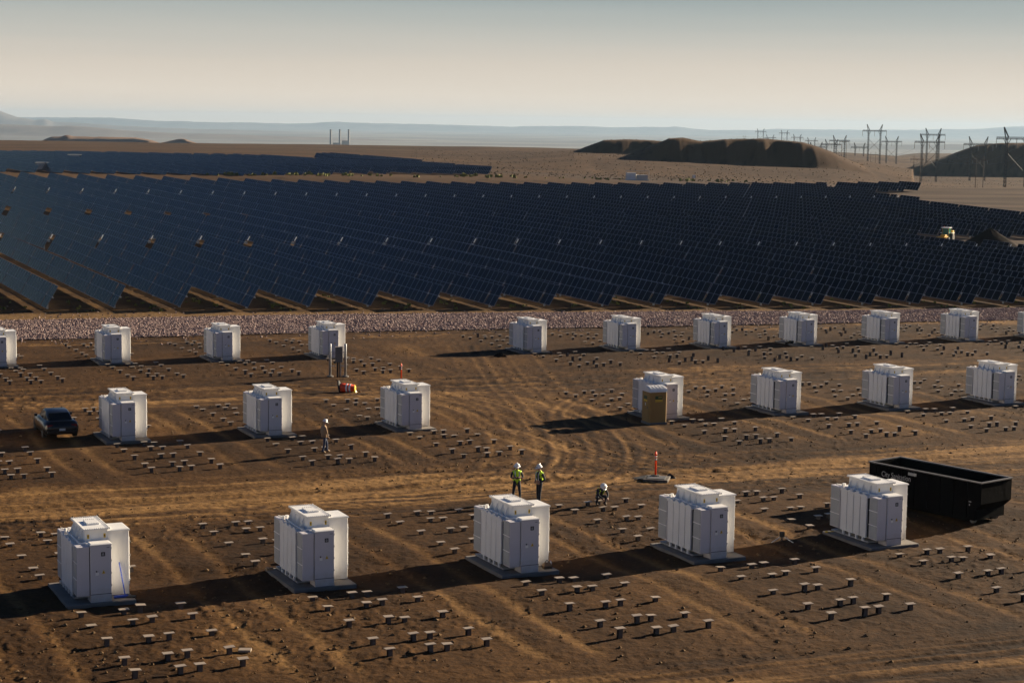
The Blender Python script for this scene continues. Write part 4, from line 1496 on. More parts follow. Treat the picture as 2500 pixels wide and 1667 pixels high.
      for q in (-1, 1):
          for sy in (-1, 1):
              x0 = 0.10 * q
              b = np.array(J['waist'])
              y0, y1 = b[1] + sy * 0.150, c[1] + sy * 0.165
              if sy > 0 or True:
                  tp.poly([(x0 - 0.024, y0, b[2]), (x0 + 0.024, y0, b[2]), (x0 + 0.024, y1, c[2]), (x0 - 0.024, y1, c[2]),
                           (x0 + 0.024, c[1] + sy * 0.09, J['collar'][2] + 0.02), (x0 - 0.024, c[1] + sy * 0.09, J['collar'][2] + 0.02)], [(0, 1, 2, 3), (3, 2, 4, 5)])
      to = tp.build('reflective_tape', M['tape'] if vest != 'stripes' else M['vest'], root)
      so = to.modifiers.new('thickness', 'SOLIDIFY')
      so.thickness = 0.006
    return root


def stand(spread=0.13, turn=0.0, z=0.0):
    return dict(pelvis=(0, 0, 0.95), waist=(0, 0, 1.10), chest=(0, 0.0, 1.32), collar=(0, 0.01, 1.46), neck=(0, 0.0, 1.53), head=(0, -0.02, 1.635),
                shol=(0.205, 0.01, 1.41), shor=(-0.205, 0.01, 1.41), elbl=(0.26, 0.03, 1.12), elbr=(-0.26, 0.03, 1.12), wril=(0.27, -0.06, 0.88), wrir=(-0.27, -0.06, 0.88),
                hipl=(0.095, 0, 0.90), hipr=(-0.095, 0, 0.90), knel=(spread, -0.02, 0.49), kner=(-spread, -0.02, 0.49), ankl=(spread + 0.02, 0.02, 0.09), ankr=(-spread - 0.02, 0.02, 0.09),
                heell=(spread + 0.02, 0.07, 0.045), heelr=(-spread - 0.02, 0.07, 0.045), toel=(spread + 0.05, -0.15, 0.045), toer=(-spread - 0.05, -0.15, 0.045))


# arms crossed, facing the camera
J = stand(0.15)
J.update(elbl=(0.285, -0.10, 1.17), elbr=(-0.285, -0.10, 1.17), wril=(-0.02, -0.255, 1.20), wrir=(0.03, -0.225, 1.16))
person('person with arms crossed in lime vest and white hard hat behind the near transformer', 0.31, 84.14, R(8), J, (-0.1, -1, -0.12), 0.05,
       (M['charcoal'], M['charcoal'], M['navy'], M['boot']), 'closed', dict(l=((-1, 0.1, 0.0), (0, 1, 0), 0.5), r=((1, -0.05, 0.0), (0, 1, 0), 0.5)), 'workers in hard hats')
# hands at the belt, turned to the west
J = stand(0.10)
J.update(elbl=(0.30, 0.08, 1.14), elbr=(-0.30, 0.06, 1.14), wril=(0.17, -0.13, 1.00), wrir=(-0.15, -0.14, 0.99), knel=(0.10, -0.06, 0.49), ankl=(0.10, -0.06, 0.09), heell=(0.10, -0.01, 0.045), toel=(0.12, -0.24, 0.045))
person('person with open lime vest over dark clothes facing west, hands at the belt', 1.36, 83.85, R(-52), J, (0.0, -1, -0.05), 0.05,
       (M['navy'], M['navy'], M['navy'], M['boot']), 'open', dict(l=((-0.6, -0.7, -0.2), (0, 1, -0.3), 0.7), r=((0.6, -0.7, -0.2), (0, 1, -0.3), 0.7)), 'workers in hard hats')
# crouching over a pile
J = dict(pelvis=(0, 0.14, 0.36), waist=(0, 0.06, 0.52), chest=(0, -0.10, 0.70), collar=(0, -0.20, 0.80), neck=(0, -0.26, 0.85), head=(0, -0.345, 0.915),
         shol=(0.20, -0.16, 0.75), shor=(-0.20, -0.16, 0.75), elbl=(0.24, -0.36, 0.56), elbr=(-0.24, -0.36, 0.55), wril=(0.12, -0.55, 0.42), wrir=(-0.10, -0.56, 0.40),
         hipl=(0.11, 0.13, 0.36), hipr=(-0.11, 0.13, 0.36), knel=(0.20, -0.28, 0.46), kner=(-0.21, -0.24, 0.40), ankl=(0.18, -0.10, 0.09), ankr=(-0.17, 0.02, 0.12),
         heell=(0.18, -0.04, 0.05), heelr=(-0.17, 0.08, 0.10), toel=(0.20, -0.28, 0.045), toer=(-0.19, -0.16, 0.045))
person('person crouching over a capped pile, head bent down, dark clothes with lime stripes', 4.15, 83.45, R(22), J, (0.0, -0.75, -0.75), 0.05,
       (M['navy'], M['navy'], M['navy'], M['boot']), 'stripes', dict(l=((-0.3, -0.8, -0.5), (0, 0.3, -1), 0.7), r=((0.3, -0.8, -0.5), (0, 0.3, -1), 0.7)), 'workers in hard hats')
# walking away to the east
J = stand(0.09)
J.update(knel=(0.10, -0.20, 0.52), ankl=(0.10, -0.20, 0.10), heell=(0.10, -0.15, 0.05), toel=(0.11, -0.39, 0.07), kner=(-0.09, 0.02, 0.49), ankr=(-0.09, 0.13, 0.10), heelr=(-0.09, 0.19, 0.06), toer=(-0.10, -0.05, 0.045),
         elbl=(0.25, 0.08, 1.13), wril=(0.24, -0.02, 0.88), elbr=(-0.25, -0.06, 1.13), wrir=(-0.23, -0.12, 0.90), head=(0, -0.035, 1.63), chest=(0, -0.01, 1.32))
wk = person('person walking east in tan jacket, jeans and white hard hat among the piles', -9.89, 96.45, R(118), J, (0.0, -1, -0.3), 0.05,
            (M['tan'], M['tan'], M['denim'], M['boot_tan']), None, dict(l=((0, -0.2, -1), (0.5, -0.8, 0), 0.5), r=((0.1, -0.5, -0.8), (0.5, -0.5, 0), 0.5)), 'workers in hard hats')
# the jacket's skirt and collar
MB().loft([[(0.21 * math.cos(t), 0.158 * math.sin(t), 0.86) for t in np.linspace(0, 2 * math.pi, 14, endpoint=False)],
           [(0.205 * math.cos(t), 0.15 * math.sin(t), 1.05) for t in np.linspace(0, 2 * math.pi, 14, endpoint=False)],
           [(0.215 * math.cos(t), 0.152 * math.sin(t), 1.28) for t in np.linspace(0, 2 * math.pi, 14, endpoint=False)],
           [(0.16 * math.cos(t), 0.115 * math.sin(t), 1.45) for t in np.linspace(0, 2 * math.pi, 14, endpoint=False)]]).build('jacket', M['tan'], wk, True)

# ------------------------------------------------------------------ black car
def build_car():
    root = thing('parked_car', 'black coupe parked beside the middle row transformer with its tail to the camera', 'car', (0, 0, 0))
    # stations along the length: (y, half width at sill, half width at shoulder, sill z, shoulder z, half width deck, deck z)
    st = [(-2.36, 0.60, 0.66, 0.42, 0.62, 0.56, 0.70), (-2.28, 0.78, 0.84, 0.30, 0.68, 0.70, 0.86), (-2.05, 0.88, 0.93, 0.24, 0.74, 0.74, 0.97), (-1.45, 0.91, 0.95, 0.20, 0.78, 0.74, 0.97),
          (-0.6, 0.90, 0.94, 0.19, 0.80, 0.74, 0.93), (0.4, 0.90, 0.93, 0.19, 0.80, 0.74, 0.92), (1.2, 0.90, 0.94, 0.20, 0.78, 0.74, 0.90), (1.9, 0.86, 0.91, 0.24, 0.70, 0.66, 0.80), (2.25, 0.74, 0.78, 0.30, 0.60, 0.54, 0.66), (2.36, 0.55, 0.58, 0.40, 0.52, 0.44, 0.56)]
    secs = []
    for y, ws, wh, zs, zh, wd, zd in st:
        h = [(ws * 0.92, zs), (ws, zs + 0.06), (wh, (zs + zh) / 2 + 0.04), (wh * 0.985, zh), (wd + 0.07, zd - 0.03), (wd, zd)]
        secs.append([(a, y, b) for a, b in h] + [(-a, y, b) for a, b in reversed(h)])
    MB().loft(secs).build('body', M['car'], root, True)
    # cabin
    cs = []
    for y, wb, zb, wt, zt in [(-1.75, 0.66, 0.95, 0.60, 0.97), (-1.15, 0.72, 0.93, 0.585, 1.30), (-0.7, 0.73, 0.92, 0.575, 1.395), (-0.1, 0.73, 0.91, 0.575, 1.415), (0.35, 0.73, 0.90, 0.575, 1.375), (1.12, 0.70, 0.89, 0.62, 0.91)]:
        cs.append([(wb, y, zb), (wt + 0.03, y, zt - 0.06 if zt > 1.1 else zt - 0.01), (wt - 0.06, y, zt), (-wt + 0.06, y, zt), (-wt - 0.03, y, zt - 0.06 if zt > 1.1 else zt - 0.01), (-wb, y, zb)])
    MB().loft(cs).build('cabin', M['car'], root, True)
    MB().poly([(0.60, -1.73, 0.985), (-0.60, -1.73, 0.985), (-0.53, -1.17, 1.305), (0.53, -1.17, 1.305)], [(0, 1, 2, 3)]).build('rear_window', M['glass'], root)
    MB().poly([(0.60, 1.10, 0.93), (-0.60, 1.10, 0.93), (-0.54, 0.42, 1.365), (0.54, 0.42, 1.365)], [(3, 2, 1, 0)]).build('windscreen', M['glass'], root)
    for q in (-1, 1):
        MB().poly([(q * 0.735, -0.95, 0.955), (q * 0.735, 0.85, 0.945), (q * 0.625, 0.35, 1.31), (q * 0.612, -0.7, 1.325)], [(0, 1, 2, 3)] if q > 0 else [(3, 2, 1, 0)]).build('side_window', M['glass'], root)
        MB().bbox(min(q * 0.88, q * 1.04), max(q * 0.88, q * 1.04), 0.62, 0.74, 0.90, 1.04, 0.02).build('wing_mirror', M['car'], root)
        MB().bbox(min(q * 0.50, q * 0.80), max(q * 0.50, q * 0.80), -2.325, -2.26, 0.72, 0.83, 0.01).build('tail_lamp', M['tail'], root)
        for y in (-1.38, 1.42):
            w = MB().lathe([(0.20, -0.115), (0.31, -0.115), (0.335, -0.08), (0.335, 0.08), (0.31, 0.115), (0.20, 0.115)], 20).build('wheel', M['rubber'], root, True)
            w.rotation_euler = (0, R(90), 0)
            w.location = (q * 0.82, y, 0.335)
            rim = MB().lathe([(0.215, -0.10), (0.21, 0.10), (0.06, 0.075)], 12).build('rim', M['steel'], w, True)
            if q < 0:
                rim.rotation_euler = (R(180), 0, 0)
        MB().box(min(q * 0.945, q * 0.965), max(q * 0.945, q * 0.965), -0.25, -0.05, 0.76, 0.79).build('door_handle', M['chrome'], root)
    MB().box(-0.16, 0.16, -2.385, -2.36, 0.50, 0.62).build('licence_plate', M['platew'], root)
    MB().bbox(-0.80, 0.80, -2.40, -2.20, 0.36, 0.49, 0.02).build('bumper', M['car'], root)
    MB().box(-0.62, 0.62, -2.18, -2.06, 0.98, 1.005).build('spoiler', M['car'], root)
    return root


car = build_car()
cx_, cy_ = -25.35, 101.3
car.location = (cx_, cy_, zg(cx_, cy_) + 0.02)
car.rotation_euler = (0, 0, R(23))

# ------------------------------------------------------------------ roll-off dumpster
def build_dumpster():
    root = thing('dumpster', 'long black roll-off dumpster with pale rim and white lettering behind the near transformer', 'dumpster', (0, 0, 0))
    L, Wd, Hh = 6.35, 2.18, 1.92
    prof = [(0.0, 0.45), (0.25, 0.20), (L - 0.34, 0.20), (L - 0.34, 0.66), (L, 0.98), (L, Hh), (0, Hh)]     # x, z of the long side

    def sheet(y0, y1):
        n = len(prof)
        vs = [(x, y0, z) for x, z in prof] + [(x, y1, z) for x, z in prof]
        return vs, [tuple(range(n)), tuple(range(2 * n - 1, n - 1, -1))] + [(i, n + i, n + (i + 1) % n, (i + 1) % n) for i in range(n)]
    MB().poly(*sheet(0.0, 0.05)).build('side_wall', M['dump'], root)
    MB().poly(*sheet(Wd - 0.05, Wd)).build('side_wall', M['dump'], root)
    for (xa, za), (xb, zb), nm in (((L, Hh), (L, 0.98), 'end_wall'), ((L, 0.98), (L - 0.34, 0.66), 'end_wall_slope'), ((L - 0.34, 0.66), (L - 0.34, 0.20), 'end_wall_lower'), ((0.0, 0.45), (0.0, Hh), 'tail_gate'), ((0.25, 0.20), (0.0, 0.45), 'tail_sill'), ((L - 0.36, 0.22), (0.25, 0.22), 'floor')):
        dx, dz = xb - xa, zb - za
        ln = math.hypot(dx, dz)
        nx, nz = -dz / ln * 0.05, dx / ln * 0.05
        vs = [(xa, 0.05, za), (xb, 0.05, zb), (xb - nx, 0.05, zb - nz), (xa - nx, 0.05, za - nz)]
        vs += [(a, Wd - 0.05, c) for a, _, c in vs]
        MB().poly(vs, [(0, 1, 2, 3), (7, 6, 5, 4), (0, 4, 5, 1), (1, 5, 6, 2), (2, 6, 7, 3), (3, 7, 4, 0)]).build(nm, M['dump'], root)
    for i in range(8):
        x = 0.35 + i * 0.74
        for y0, y1 in ((-0.07, -0.002), (Wd + 0.002, Wd + 0.07)):
            MB().box(x, x + 0.09, y0, y1, 0.30, Hh - 0.02).build('side_post', M['dump'], root)
    rim = MB()
    for a in ((-0.04, L + 0.04, -0.05, 0.06), (-0.04, L + 0.04, Wd - 0.06, Wd + 0.05), (-0.04, 0.06, 0.062, Wd - 0.062), (L - 0.06, L + 0.04, 0.062, Wd - 0.062)):
        rim.box(*a, Hh + 0.003, Hh + 0.055)
    rim.build('rim', M['dumprim'], root)
    for y in (0.45, Wd - 0.55):
        MB().box(0.3, L - 0.6, y, y + 0.10, 0.02, 0.215).build('skid_rail', M['dump'], root)
        for x in (0.5, L - 0.6):
            w = MB().lathe([(0.13, -0.08), (0.13, 0.08)], 12).build('roller', M['dumprim'], root)
            w.rotation_euler = (R(90), 0, 0)
            w.location = (x, y + (0.25 if y > 1 else -0.14), 0.15)
    # lettering on the side that faces the transformers
    tcv = bpy.data.curves.new('lettering', 'FONT')
    tcv.body = 'City Sanitation'
    tcv.size = 0.36
    tcv.extrude = 0.004
    to = bpy.data.objects.new('lettering_curve', tcv)
    COL.objects.link(to)
    dg = bpy.context.evaluated_depsgraph_get()
    dg.update()
    tm = bpy.data.meshes.new_from_object(to.evaluated_get(dg))
    bpy.data.objects.remove(to)
    tm.name = 'lettering'
    tm.materials.clear()
    tm.materials.append(M['lettering'])
    lo = link('lettering', tm, root)
    lo.rotation_euler = (R(90), 0, 0)
    lo.location = (0.78, -0.075, Hh - 0.52)
    lo.scale = (0.80, 1, 1)
    MB().box(2.33, 2.80, -0.082, -0.072, Hh - 0.23, Hh - 0.10).build('sticker', M['lettering'], root)
    MB().box(5.75, 5.88, -0.078, -0.071, 1.02, 1.07).box(5.77, 5.82, -0.078, -0.071, 0.86, 0.94).build('sticker', M['lettering'], root)
    return root


dmp = build_dumpster()
a_, b_ = np.array((16.80, 84.94)), np.array((20.80, 80.00))
dmp.location = (a_[0], a_[1], zg(18.7, 82.5) - 0.02)
dmp.rotation_euler = (0, 0, math.atan2(b_[1] - a_[1], b_[0] - a_[0]))

# ------------------------------------------------------------------ portable toilet
def build_toilet():
    root = thing('portable_toilet', 'brown portable toilet with arched white roof in front of a middle row transformer', 'portable toilet', (0, 0, 0))
    w, d, h = 1.10, 1.12, 1.95
    MB().bbox(0, w, 0, d, 0.14, h, 0.04).build('body', M['potty'], root)
    MB().box(-0.03, w + 0.03, -0.03, d + 0.03, 0.0, 0.138).build('base', M['sheddark'], root)
    secs = []
    for x in (-0.04, w + 0.04):
        prof = [(d + 0.05, h), (d + 0.05, h + 0.06)] + [(d / 2 + (d / 2 + 0.02) * math.cos(t), h + 0.06 + 0.24 * math.sin(t)) for t in np.linspace(0.12, math.pi - 0.12, 9)] + [(-0.05, h + 0.06), (-0.05, h)]
        secs.append([(x, y, z) for y, z in prof])
    rf = MB().loft(secs).build('roof', M['pottyroof'], root)
    for i in range(5):
        x = 0.06 + i * 0.222
        s2 = []
        for xx in (x, x + 0.10):
            arc = [(d / 2 + (d / 2 + 0.03) * math.cos(t), h + 0.06 + 0.285 * math.sin(t)) for t in np.linspace(0.30, math.pi - 0.30, 9)]
            s2.append([(xx, y, z) for y, z in arc] + [(xx, d / 2, h + 0.08)])
        MB().loft(s2).build('roof_rib', M['pottyroof'], rf)
    # door on the western side, signs on the two sides in view
    dr = MB().bbox(-0.025, -0.002, 0.14, d - 0.14, 0.20, h - 0.08, 0.004).build('door', M['potty'], root)
    MB().box(-0.032, -0.026, 0.34, d - 0.34, 1.50, 1.70).build('sign', M['green'], dr)
    MB().box(-0.032, -0.026, 0.34, d - 0.34, 1.37, 1.43).build('sign_stripe', M['yellow'], dr)
    MB().box(-0.032, -0.026, 0.34, d - 0.34, 1.44, 1.475).build('sign_stripe', M['yellow'], dr)
    MB().box(-0.034, -0.026, 0.52, 0.60, 1.12, 1.28).build('notice', M['pottyroof'], dr)
    MB().box(-0.05, -0.026, 0.26, 0.30, 0.95, 1.08).build('door_latch', M['sheddark'], dr)
    MB().box(0.34, 0.80, -0.008, -0.001, 1.52, 1.72).build('sign', M['green'], root)
    MB().box(0.54, 0.76, -0.013, -0.0085, 1.62, 1.655).build('sign_stripe', M['yellow'], root)
    for z in (1.38, 1.455):
        MB().box(0.34, 0.82, -0.008, -0.001, z, z + 0.045).build('sign_stripe', M['yellow'], root)
    for x in (0.2, 0.42, 0.66, 0.9):
        MB().box(x - 0.012, x + 0.012, -0.012, -0.001, 0.25, 1.30).build('rib', M['potty'], root)
    return root


tl = build_toilet()
tl.location = (8.22, 107.98, zg(8.6, 108.3))
tl.rotation_euler = (0, 0, R(21))

# ------------------------------------------------------------------ posts, slab, barrel, pedestal
def delineator(label, x, y, z, hgt):
    root = thing('delineator_post', label, 'delineator', (x, y, z), 0, 'orange delineator posts')
    MB().lathe([(0.05, 0.03), (0.05, hgt - 0.14), (0.065, hgt - 0.13), (0.065, hgt - 0.10), (0.04, hgt - 0.08), (0.045, hgt), (0.02, hgt + 0.02)], 12).build('post', M['orange'], root, True)
    for z0 in (hgt - 0.29, hgt - 0.42):
        MB().lathe([(0.053, z0), (0.053, z0 + 0.085)], 12).build('reflective_band', M['tape'], root, True)
    MB().lathe([(0.22, 0.0), (0.21, 0.04), (0.07, 0.055)], 10).build('base', M['rubber'], root)
    return root


zs = zg(7.35, 90.95)
sl = thing('vault_cover', 'grey square vault cover slab under the orange delineator post', 'vault cover', (7.35, 90.95, zs), R(-12))
MB().bbox(-0.62, 0.62, -0.62, 0.62, -0.2, 0.14, 0.02).build('slab', M['slab'], sl)
MB().box(-0.45, 0.45, -0.45, 0.45, 0.141, 0.165).build('lid', M['sheddark'], sl)
MB().poly([(0.2, 0.66, -0.1), (1.05, 0.30, -0.1), (1.0, 0.75, -0.1), (0.35, 1.05, -0.1), (0.55, 0.78, 0.26), (0.8, 0.66, 0.12)], [(0, 1, 5, 4), (1, 2, 5), (2, 3, 4, 5), (3, 0, 4)]).build('folded_sheet', M['rubber'], sl)
MB().poly([(-0.62, 0.5, 0.145), (-1.25, 0.2, 0.03), (-1.1, -0.4, 0.02), (-0.62, -0.55, 0.145), (-0.3, 0.1, 0.175)], [(0, 1, 2, 3, 4)]).build('folded_sheet', M['rubber'], sl)
delineator('orange delineator post with two white bands standing on the square vault cover', 7.31, 91.3, zg(7.31, 91.3) + 0.168, 1.22)
delineator('small orange delineator post far back behind a middle row transformer', -7.72, 127.8, zg(-7.72, 127.8), 1.1)

# fallen barrel
bx, by = -10.9, 121.1
br = thing('traffic_barrel', 'orange and white traffic barrel lying on its side with a black rubber base', 'traffic barrel', (bx, by, zg(bx, by) + 0.29), R(-10))
prof = [(0.20, 0.98), (0.24, 0.96), (0.245, 0.78), (0.265, 0.77), (0.27, 0.58), (0.285, 0.57), (0.29, 0.38), (0.305, 0.37), (0.31, 0.12), (0.31, 0.0)]
b1 = MB().lathe([(r_, z) for r_, z in reversed(prof)], 18).build('drum', M['red'], br, True)
b1.rotation_euler = (0, R(90), 0)
b1.location = (-0.45, 0, 0)
for z0, r_ in ((0.40, 0.295), (0.62, 0.275)):
    o = MB().lathe([(r_ + 0.008, z0), (r_ + 0.002, z0 + 0.11)], 18).build('reflective_band', M['hat'], b1, True)
rb = MB().lathe([(0.30, -0.03), (0.41, -0.05), (0.41, 0.02), (0.33, 0.06)], 18).build('rubber_base', M['rubber'], br, True)
rb.rotation_euler = (0, R(80), R(6))
rb.location = (-0.52, 0, 0.10)
MB().lathe([(0.235, 0.0), (0.20, 0.05), (0.06, 0.07)], 14, (0, 0, 0.965)).build('drum_top', M['yellow'], b1)
MB().poly([(0.42, -0.25, -0.28), (0.62, -0.1, -0.27), (0.66, 0.15, -0.27), (0.45, 0.25, -0.28), (0.55, 0.05, -0.05)], [(0, 1, 4), (1, 2, 4), (2, 3, 4)]).build('torn_liner', M['yellow'], br)

# meter pedestal
pdx, pdy = -12.25, 128.2
pdl = thing('meter_pedestal', 'grey electric meter pedestal standing between two steel bollards', 'meter pedestal', (pdx, pdy, zg(pdx, pdy)), R(8))
MB().bbox(-0.12, 0.40, -0.12, 0.18, 1.05, 2.10, 0.02).build('cabinet', M['sheddark'], pdl)
MB().box(-0.14, 0.42, -0.14, 0.20, 2.10, 2.125).build('cabinet_roof', M['plate'], pdl)
MB().box(-0.02, 0.10, -0.06, 0.06, -0.3, 1.05).box(0.14, 0.20, -0.05, 0.05, -0.3, 1.05).build('conduit', M['rubber'], pdl)
MB().tube((0.26, 0, -0.3), (0.26, 0, 1.05), 0.03).build('conduit', M['steel'], pdl)
MB().lathe([(0.07, 0), (0.07, 0.05), (0.05, 0.06)], 12, (0.2, -0.12, 1.75)).build('meter', M['insul'], pdl)
for q, lb in ((-0.50, 'western grey steel bollard beside the meter pedestal'), (0.57, 'eastern grey steel bollard beside the meter pedestal')):
    X, Y = pdx + q * math.cos(R(8)), pdy + 0.15 + q * math.sin(R(8))
    bo = thing('steel_bollard', lb, 'bollard', (X, Y, zg(X, Y)), 0, 'steel bollards at the meter pedestal')
    MB().lathe([(0.088, -0.4), (0.088, 2.28), (0.07, 2.32)], 14).build('post', M['steel'], bo, True)
    MB().lathe([(0.26, -0.1), (0.24, 0.06), (0.10, 0.10)], 12).build('footing', M['concrete'], bo)
for z in (0.75, 1.35, 1.72):
    MB().box(-0.47, -0.125, -0.02, 0.02, z, z + 0.05).box(0.405 if z > 1 else 0.265, 0.50, -0.02, 0.02, z, z + 0.05).build('cross_bar', M['steel'], pdl)

# ------------------------------------------------------------------ small things on and by the pads
ux, uy, uz = UNITS[('near', 0)]


def on_pad(rn, i, dx, dy):
    x, y, z = UNITS[(rn, i)]
    return x + dx * E1[0] + dy * E2[0], y + dx * E1[1] + dy * E2[1], z


bxx = on_pad('near', 0, 1.30, 0.30)
bm = thing('broom', 'blue push broom leaning against the tall white cabinet', 'broom', bxx, YAW)
MB().tube((0.0, 0.0, 0.05), (-0.12, 0.40, 1.22), 0.022).build('handle', M['blue'], bm)
MB().bbox(-0.42, 0.10, -0.05, 0.05, 0.03, 0.10, 0.01).build('head', M['blue'], bm)
MB().box(-0.40, 0.08, -0.045, 0.045, 0.0, 0.029).build('bristles', M['denim'], bm)
p_ = on_pad('near', 0, 1.50, 0.25)
tag(MB().bbox(-0.16, 0.16, -0.10, 0.10, 0.0, 0.06, 0.01).build('dust_pan', M['rubber']), 'black dust pan on the pad beside the blue broom', 'dust pan').location = p_
p_ = on_pad('near', 2, 1.28, 0.35)
tb_ = thing('tool_bag', 'brown tool bag on the pad behind the workers in vests', 'bag', p_, YAW)
MB().loft([[(-0.16, -0.11, 0), (0.16, -0.11, 0), (0.16, 0.11, 0), (-0.16, 0.11, 0)], [(-0.18, -0.13, 0.12), (0.18, -0.13, 0.12), (0.18, 0.13, 0.12), (-0.18, 0.13, 0.12)], [(-0.12, -0.04, 0.24), (0.12, -0.04, 0.24), (0.12, 0.04, 0.24), (-0.12, 0.04, 0.24)]]).build('bag', M['boot'], tb_)
MB().tube((-0.1, 0, 0.24), (0.0, 0, 0.33), 0.014).tube((0.0, 0, 0.33), (0.1, 0, 0.24), 0.014).build('handle', M['rubber'], tb_)
p_ = on_pad('near', 2, 1.48, 0.42)
bt_ = thing('water_bottle', 'clear white bottle standing on the pad beside the tool bag', 'bottle', p_)
MB().lathe([(0.038, 0), (0.04, 0.19), (0.018, 0.25)], 10).build('bottle', M['hat'], bt_)
MB().lathe([(0.02, 0.25), (0.02, 0.28)], 8).build('cap', M['blue'], bt_)
p_ = on_pad('near', 1, -0.75, 3.2)
gl = thing('work_gloves', 'pair of yellow leather work gloves on the back corner of a pad', 'gloves', p_, YAW)
MB().bbox(-0.13, 0.02, -0.09, 0.09, 0, 0.09, 0.02).build('glove', M['boot_tan'], gl)
MB().bbox(0.03, 0.16, -0.06, 0.10, 0, 0.07, 0.02).build('glove', M['boot_tan'], gl)
p_ = on_pad('near', 4, -0.65, 3.1)
st_ = thing('strap_roll', 'yellow ratchet strap thrown over the back corner of a pad', 'strap', p_, YAW)
MB().box(-0.1, 0.55, 0.05, 0.10, 0.0, 0.02).build('strap', M['yellow'], st_)
MB().lathe([(0.07, 0), (0.07, 0.05)], 10, (-0.15, 0.08, 0)).build('coil', M['yellow'], st_)
# survey marker in the shadow
tx, ty = 11.55, 76.6
tr = thing('survey_stake', 'black stake with two white crossed legs between the last near units', 'stake', (tx, ty, zg(tx, ty)), 0)
MB().box(-0.10, 0.10, -0.06, 0.06, 0.20, 0.42).tube((0, 0, -0.2), (0, 0, 0.3), 0.03).build('stake', M['rubber'], tr)
for q in (-1, 1):
    MB().tube((q * 0.05, 0, 0.22), (q * 0.46, -0.2, 0.0), 0.018).build('leg', M['tape'], tr)
# a flat steel plate lying on the soil
fx, fy = -8.55, 58.4
tag(MB().box(-0.2, 0.2, -0.15, 0.15, -0.02, 0.05).build('loose_plate', M['plate']), 'loose steel cap plate lying flat on the soil in the foreground', 'plate').location = (fx, fy, zg(fx, fy) + 0.03)
# dirt berm by the crossing track
for (x, y, s_, lb) in ((-0.9, 141.0, 0.55, 'small ragged heap of brush and soil beside a far row transformer'), (23.5, 154.3, 0.6, 'little heap of soil beside the far row fourth unit')):
    vs, fs = [], []
    n = 14
    for j, (rr_, zz) in enumerate(((0.9, -0.1), (0.62, 0.26), (0.30, 0.46))):
        for i in range(n):
            t = 2 * math.pi * i / n
            r2 = rr_ * (0.8 + 0.45 * random.random())
            vs.append((r2 * math.cos(t) * s_, r2 * 0.6 * math.sin(t) * s_, (zz + 0.12 * random.random()) * s_))
    vs.append((0, 0, 0.55 * s_))
    for j in range(2):
        fs += [(j * n + i, j * n + (i + 1) % n, (j + 1) * n + (i + 1) % n, (j + 1) * n + i) for i in range(n)]
    fs += [(2 * n + i, 2 * n + (i + 1) % n, 3 * n) for i in range(n)]
    o = MB().poly(vs, fs).build('soil_heap', M['mound'])
    o.location = (x, y, zg(x, y))
    tag(o, lb, 'soil heap')

# ------------------------------------------------------------------ transmission towers
def lattice_bar(mb, a, b, w, r0=0.06, n=6):
    """a four-legged lattice bar from A to B, W wide, with zigzag lacing"""
    a, b = Vector(a), Vector(b)
    d = (b - a).normalized()
    u = d.orthogonal().normalized()
    v = d.cross(u)
    c = [u * (w / 2) + v * (w / 2), u * (w / 2) - v * (w / 2), -u * (w / 2) - v * (w / 2), -u * (w / 2) + v * (w / 2)]
    for k_ in c:
        mb.tube(a + k_, b + k_, r0, n=4)
    for i in range(n):
        p, q = a + (b - a) * (i / n), a + (b - a) * ((i + 1) / n)
        for j in range(4):
            mb.tube(p + c[j], q + c[(j + 1) % 4], r0 * 0.6, n=3)
    return mb


def build_tower():
    root = thing('transmission_tower', 'x', 'pylon', (0, 0, 0), 0, 'steel transmission towers')
    S, AH, HT = 10.0, 26.7, 32.2
    for q in (-1, 1):
        lattice_bar(MB(), (q * S / 2, 0, -6), (q * S / 2, 0, AH + 0.6), 0.95, 0.13, 18).build('leg', M['lattice'], root)
        hm = lattice_bar(MB(), (q * (S / 2 - 0.9), 0, AH + 0.6), (q * (S / 2 + 1.5), 0, HT), 0.35, 0.11, 6)
        lattice_bar(hm, (q * (S / 2 + 0.6), 0, AH + 0.6), (q * (S / 2 + 1.5), 0, HT), 0.3, 0.08, 5)
        hm.build('horn', M['lattice'], root)
        MB().tube((q * (S / 2 - 0.2), 0, AH - 3.6), (q * (S / 2 - 2.2), 0, AH), 0.14, n=5).tube((q * (S / 2 + 0.2), 0, AH - 2.6), (q * (S / 2 + 1.6), 0, AH), 0.12, n=5).build('knee_brace', M['lattice'], root)
    lattice_bar(MB(), (-S, 0, AH + 0.2), (S, 0, AH + 0.2), 0.8, 0.12, 22).build('cross_arm', M['lattice'], root)
    b = MB()
    b.tube((-S / 2, 0, AH - 6.5), (S / 2, 0, AH - 16.5), 0.13, n=5).tube((S / 2, 0, AH - 6.5), (-S / 2, 0, AH - 16.5), 0.13, n=5)
    b.build('cross_brace', M['lattice'], root)
    for x in (-S, 0, S):
        i = MB()
        i.lathe([(0.16, -4.2), (0.13, 0.0)], 6, (x, 0, AH)).build('insulator', M['insul'], root)
    return root


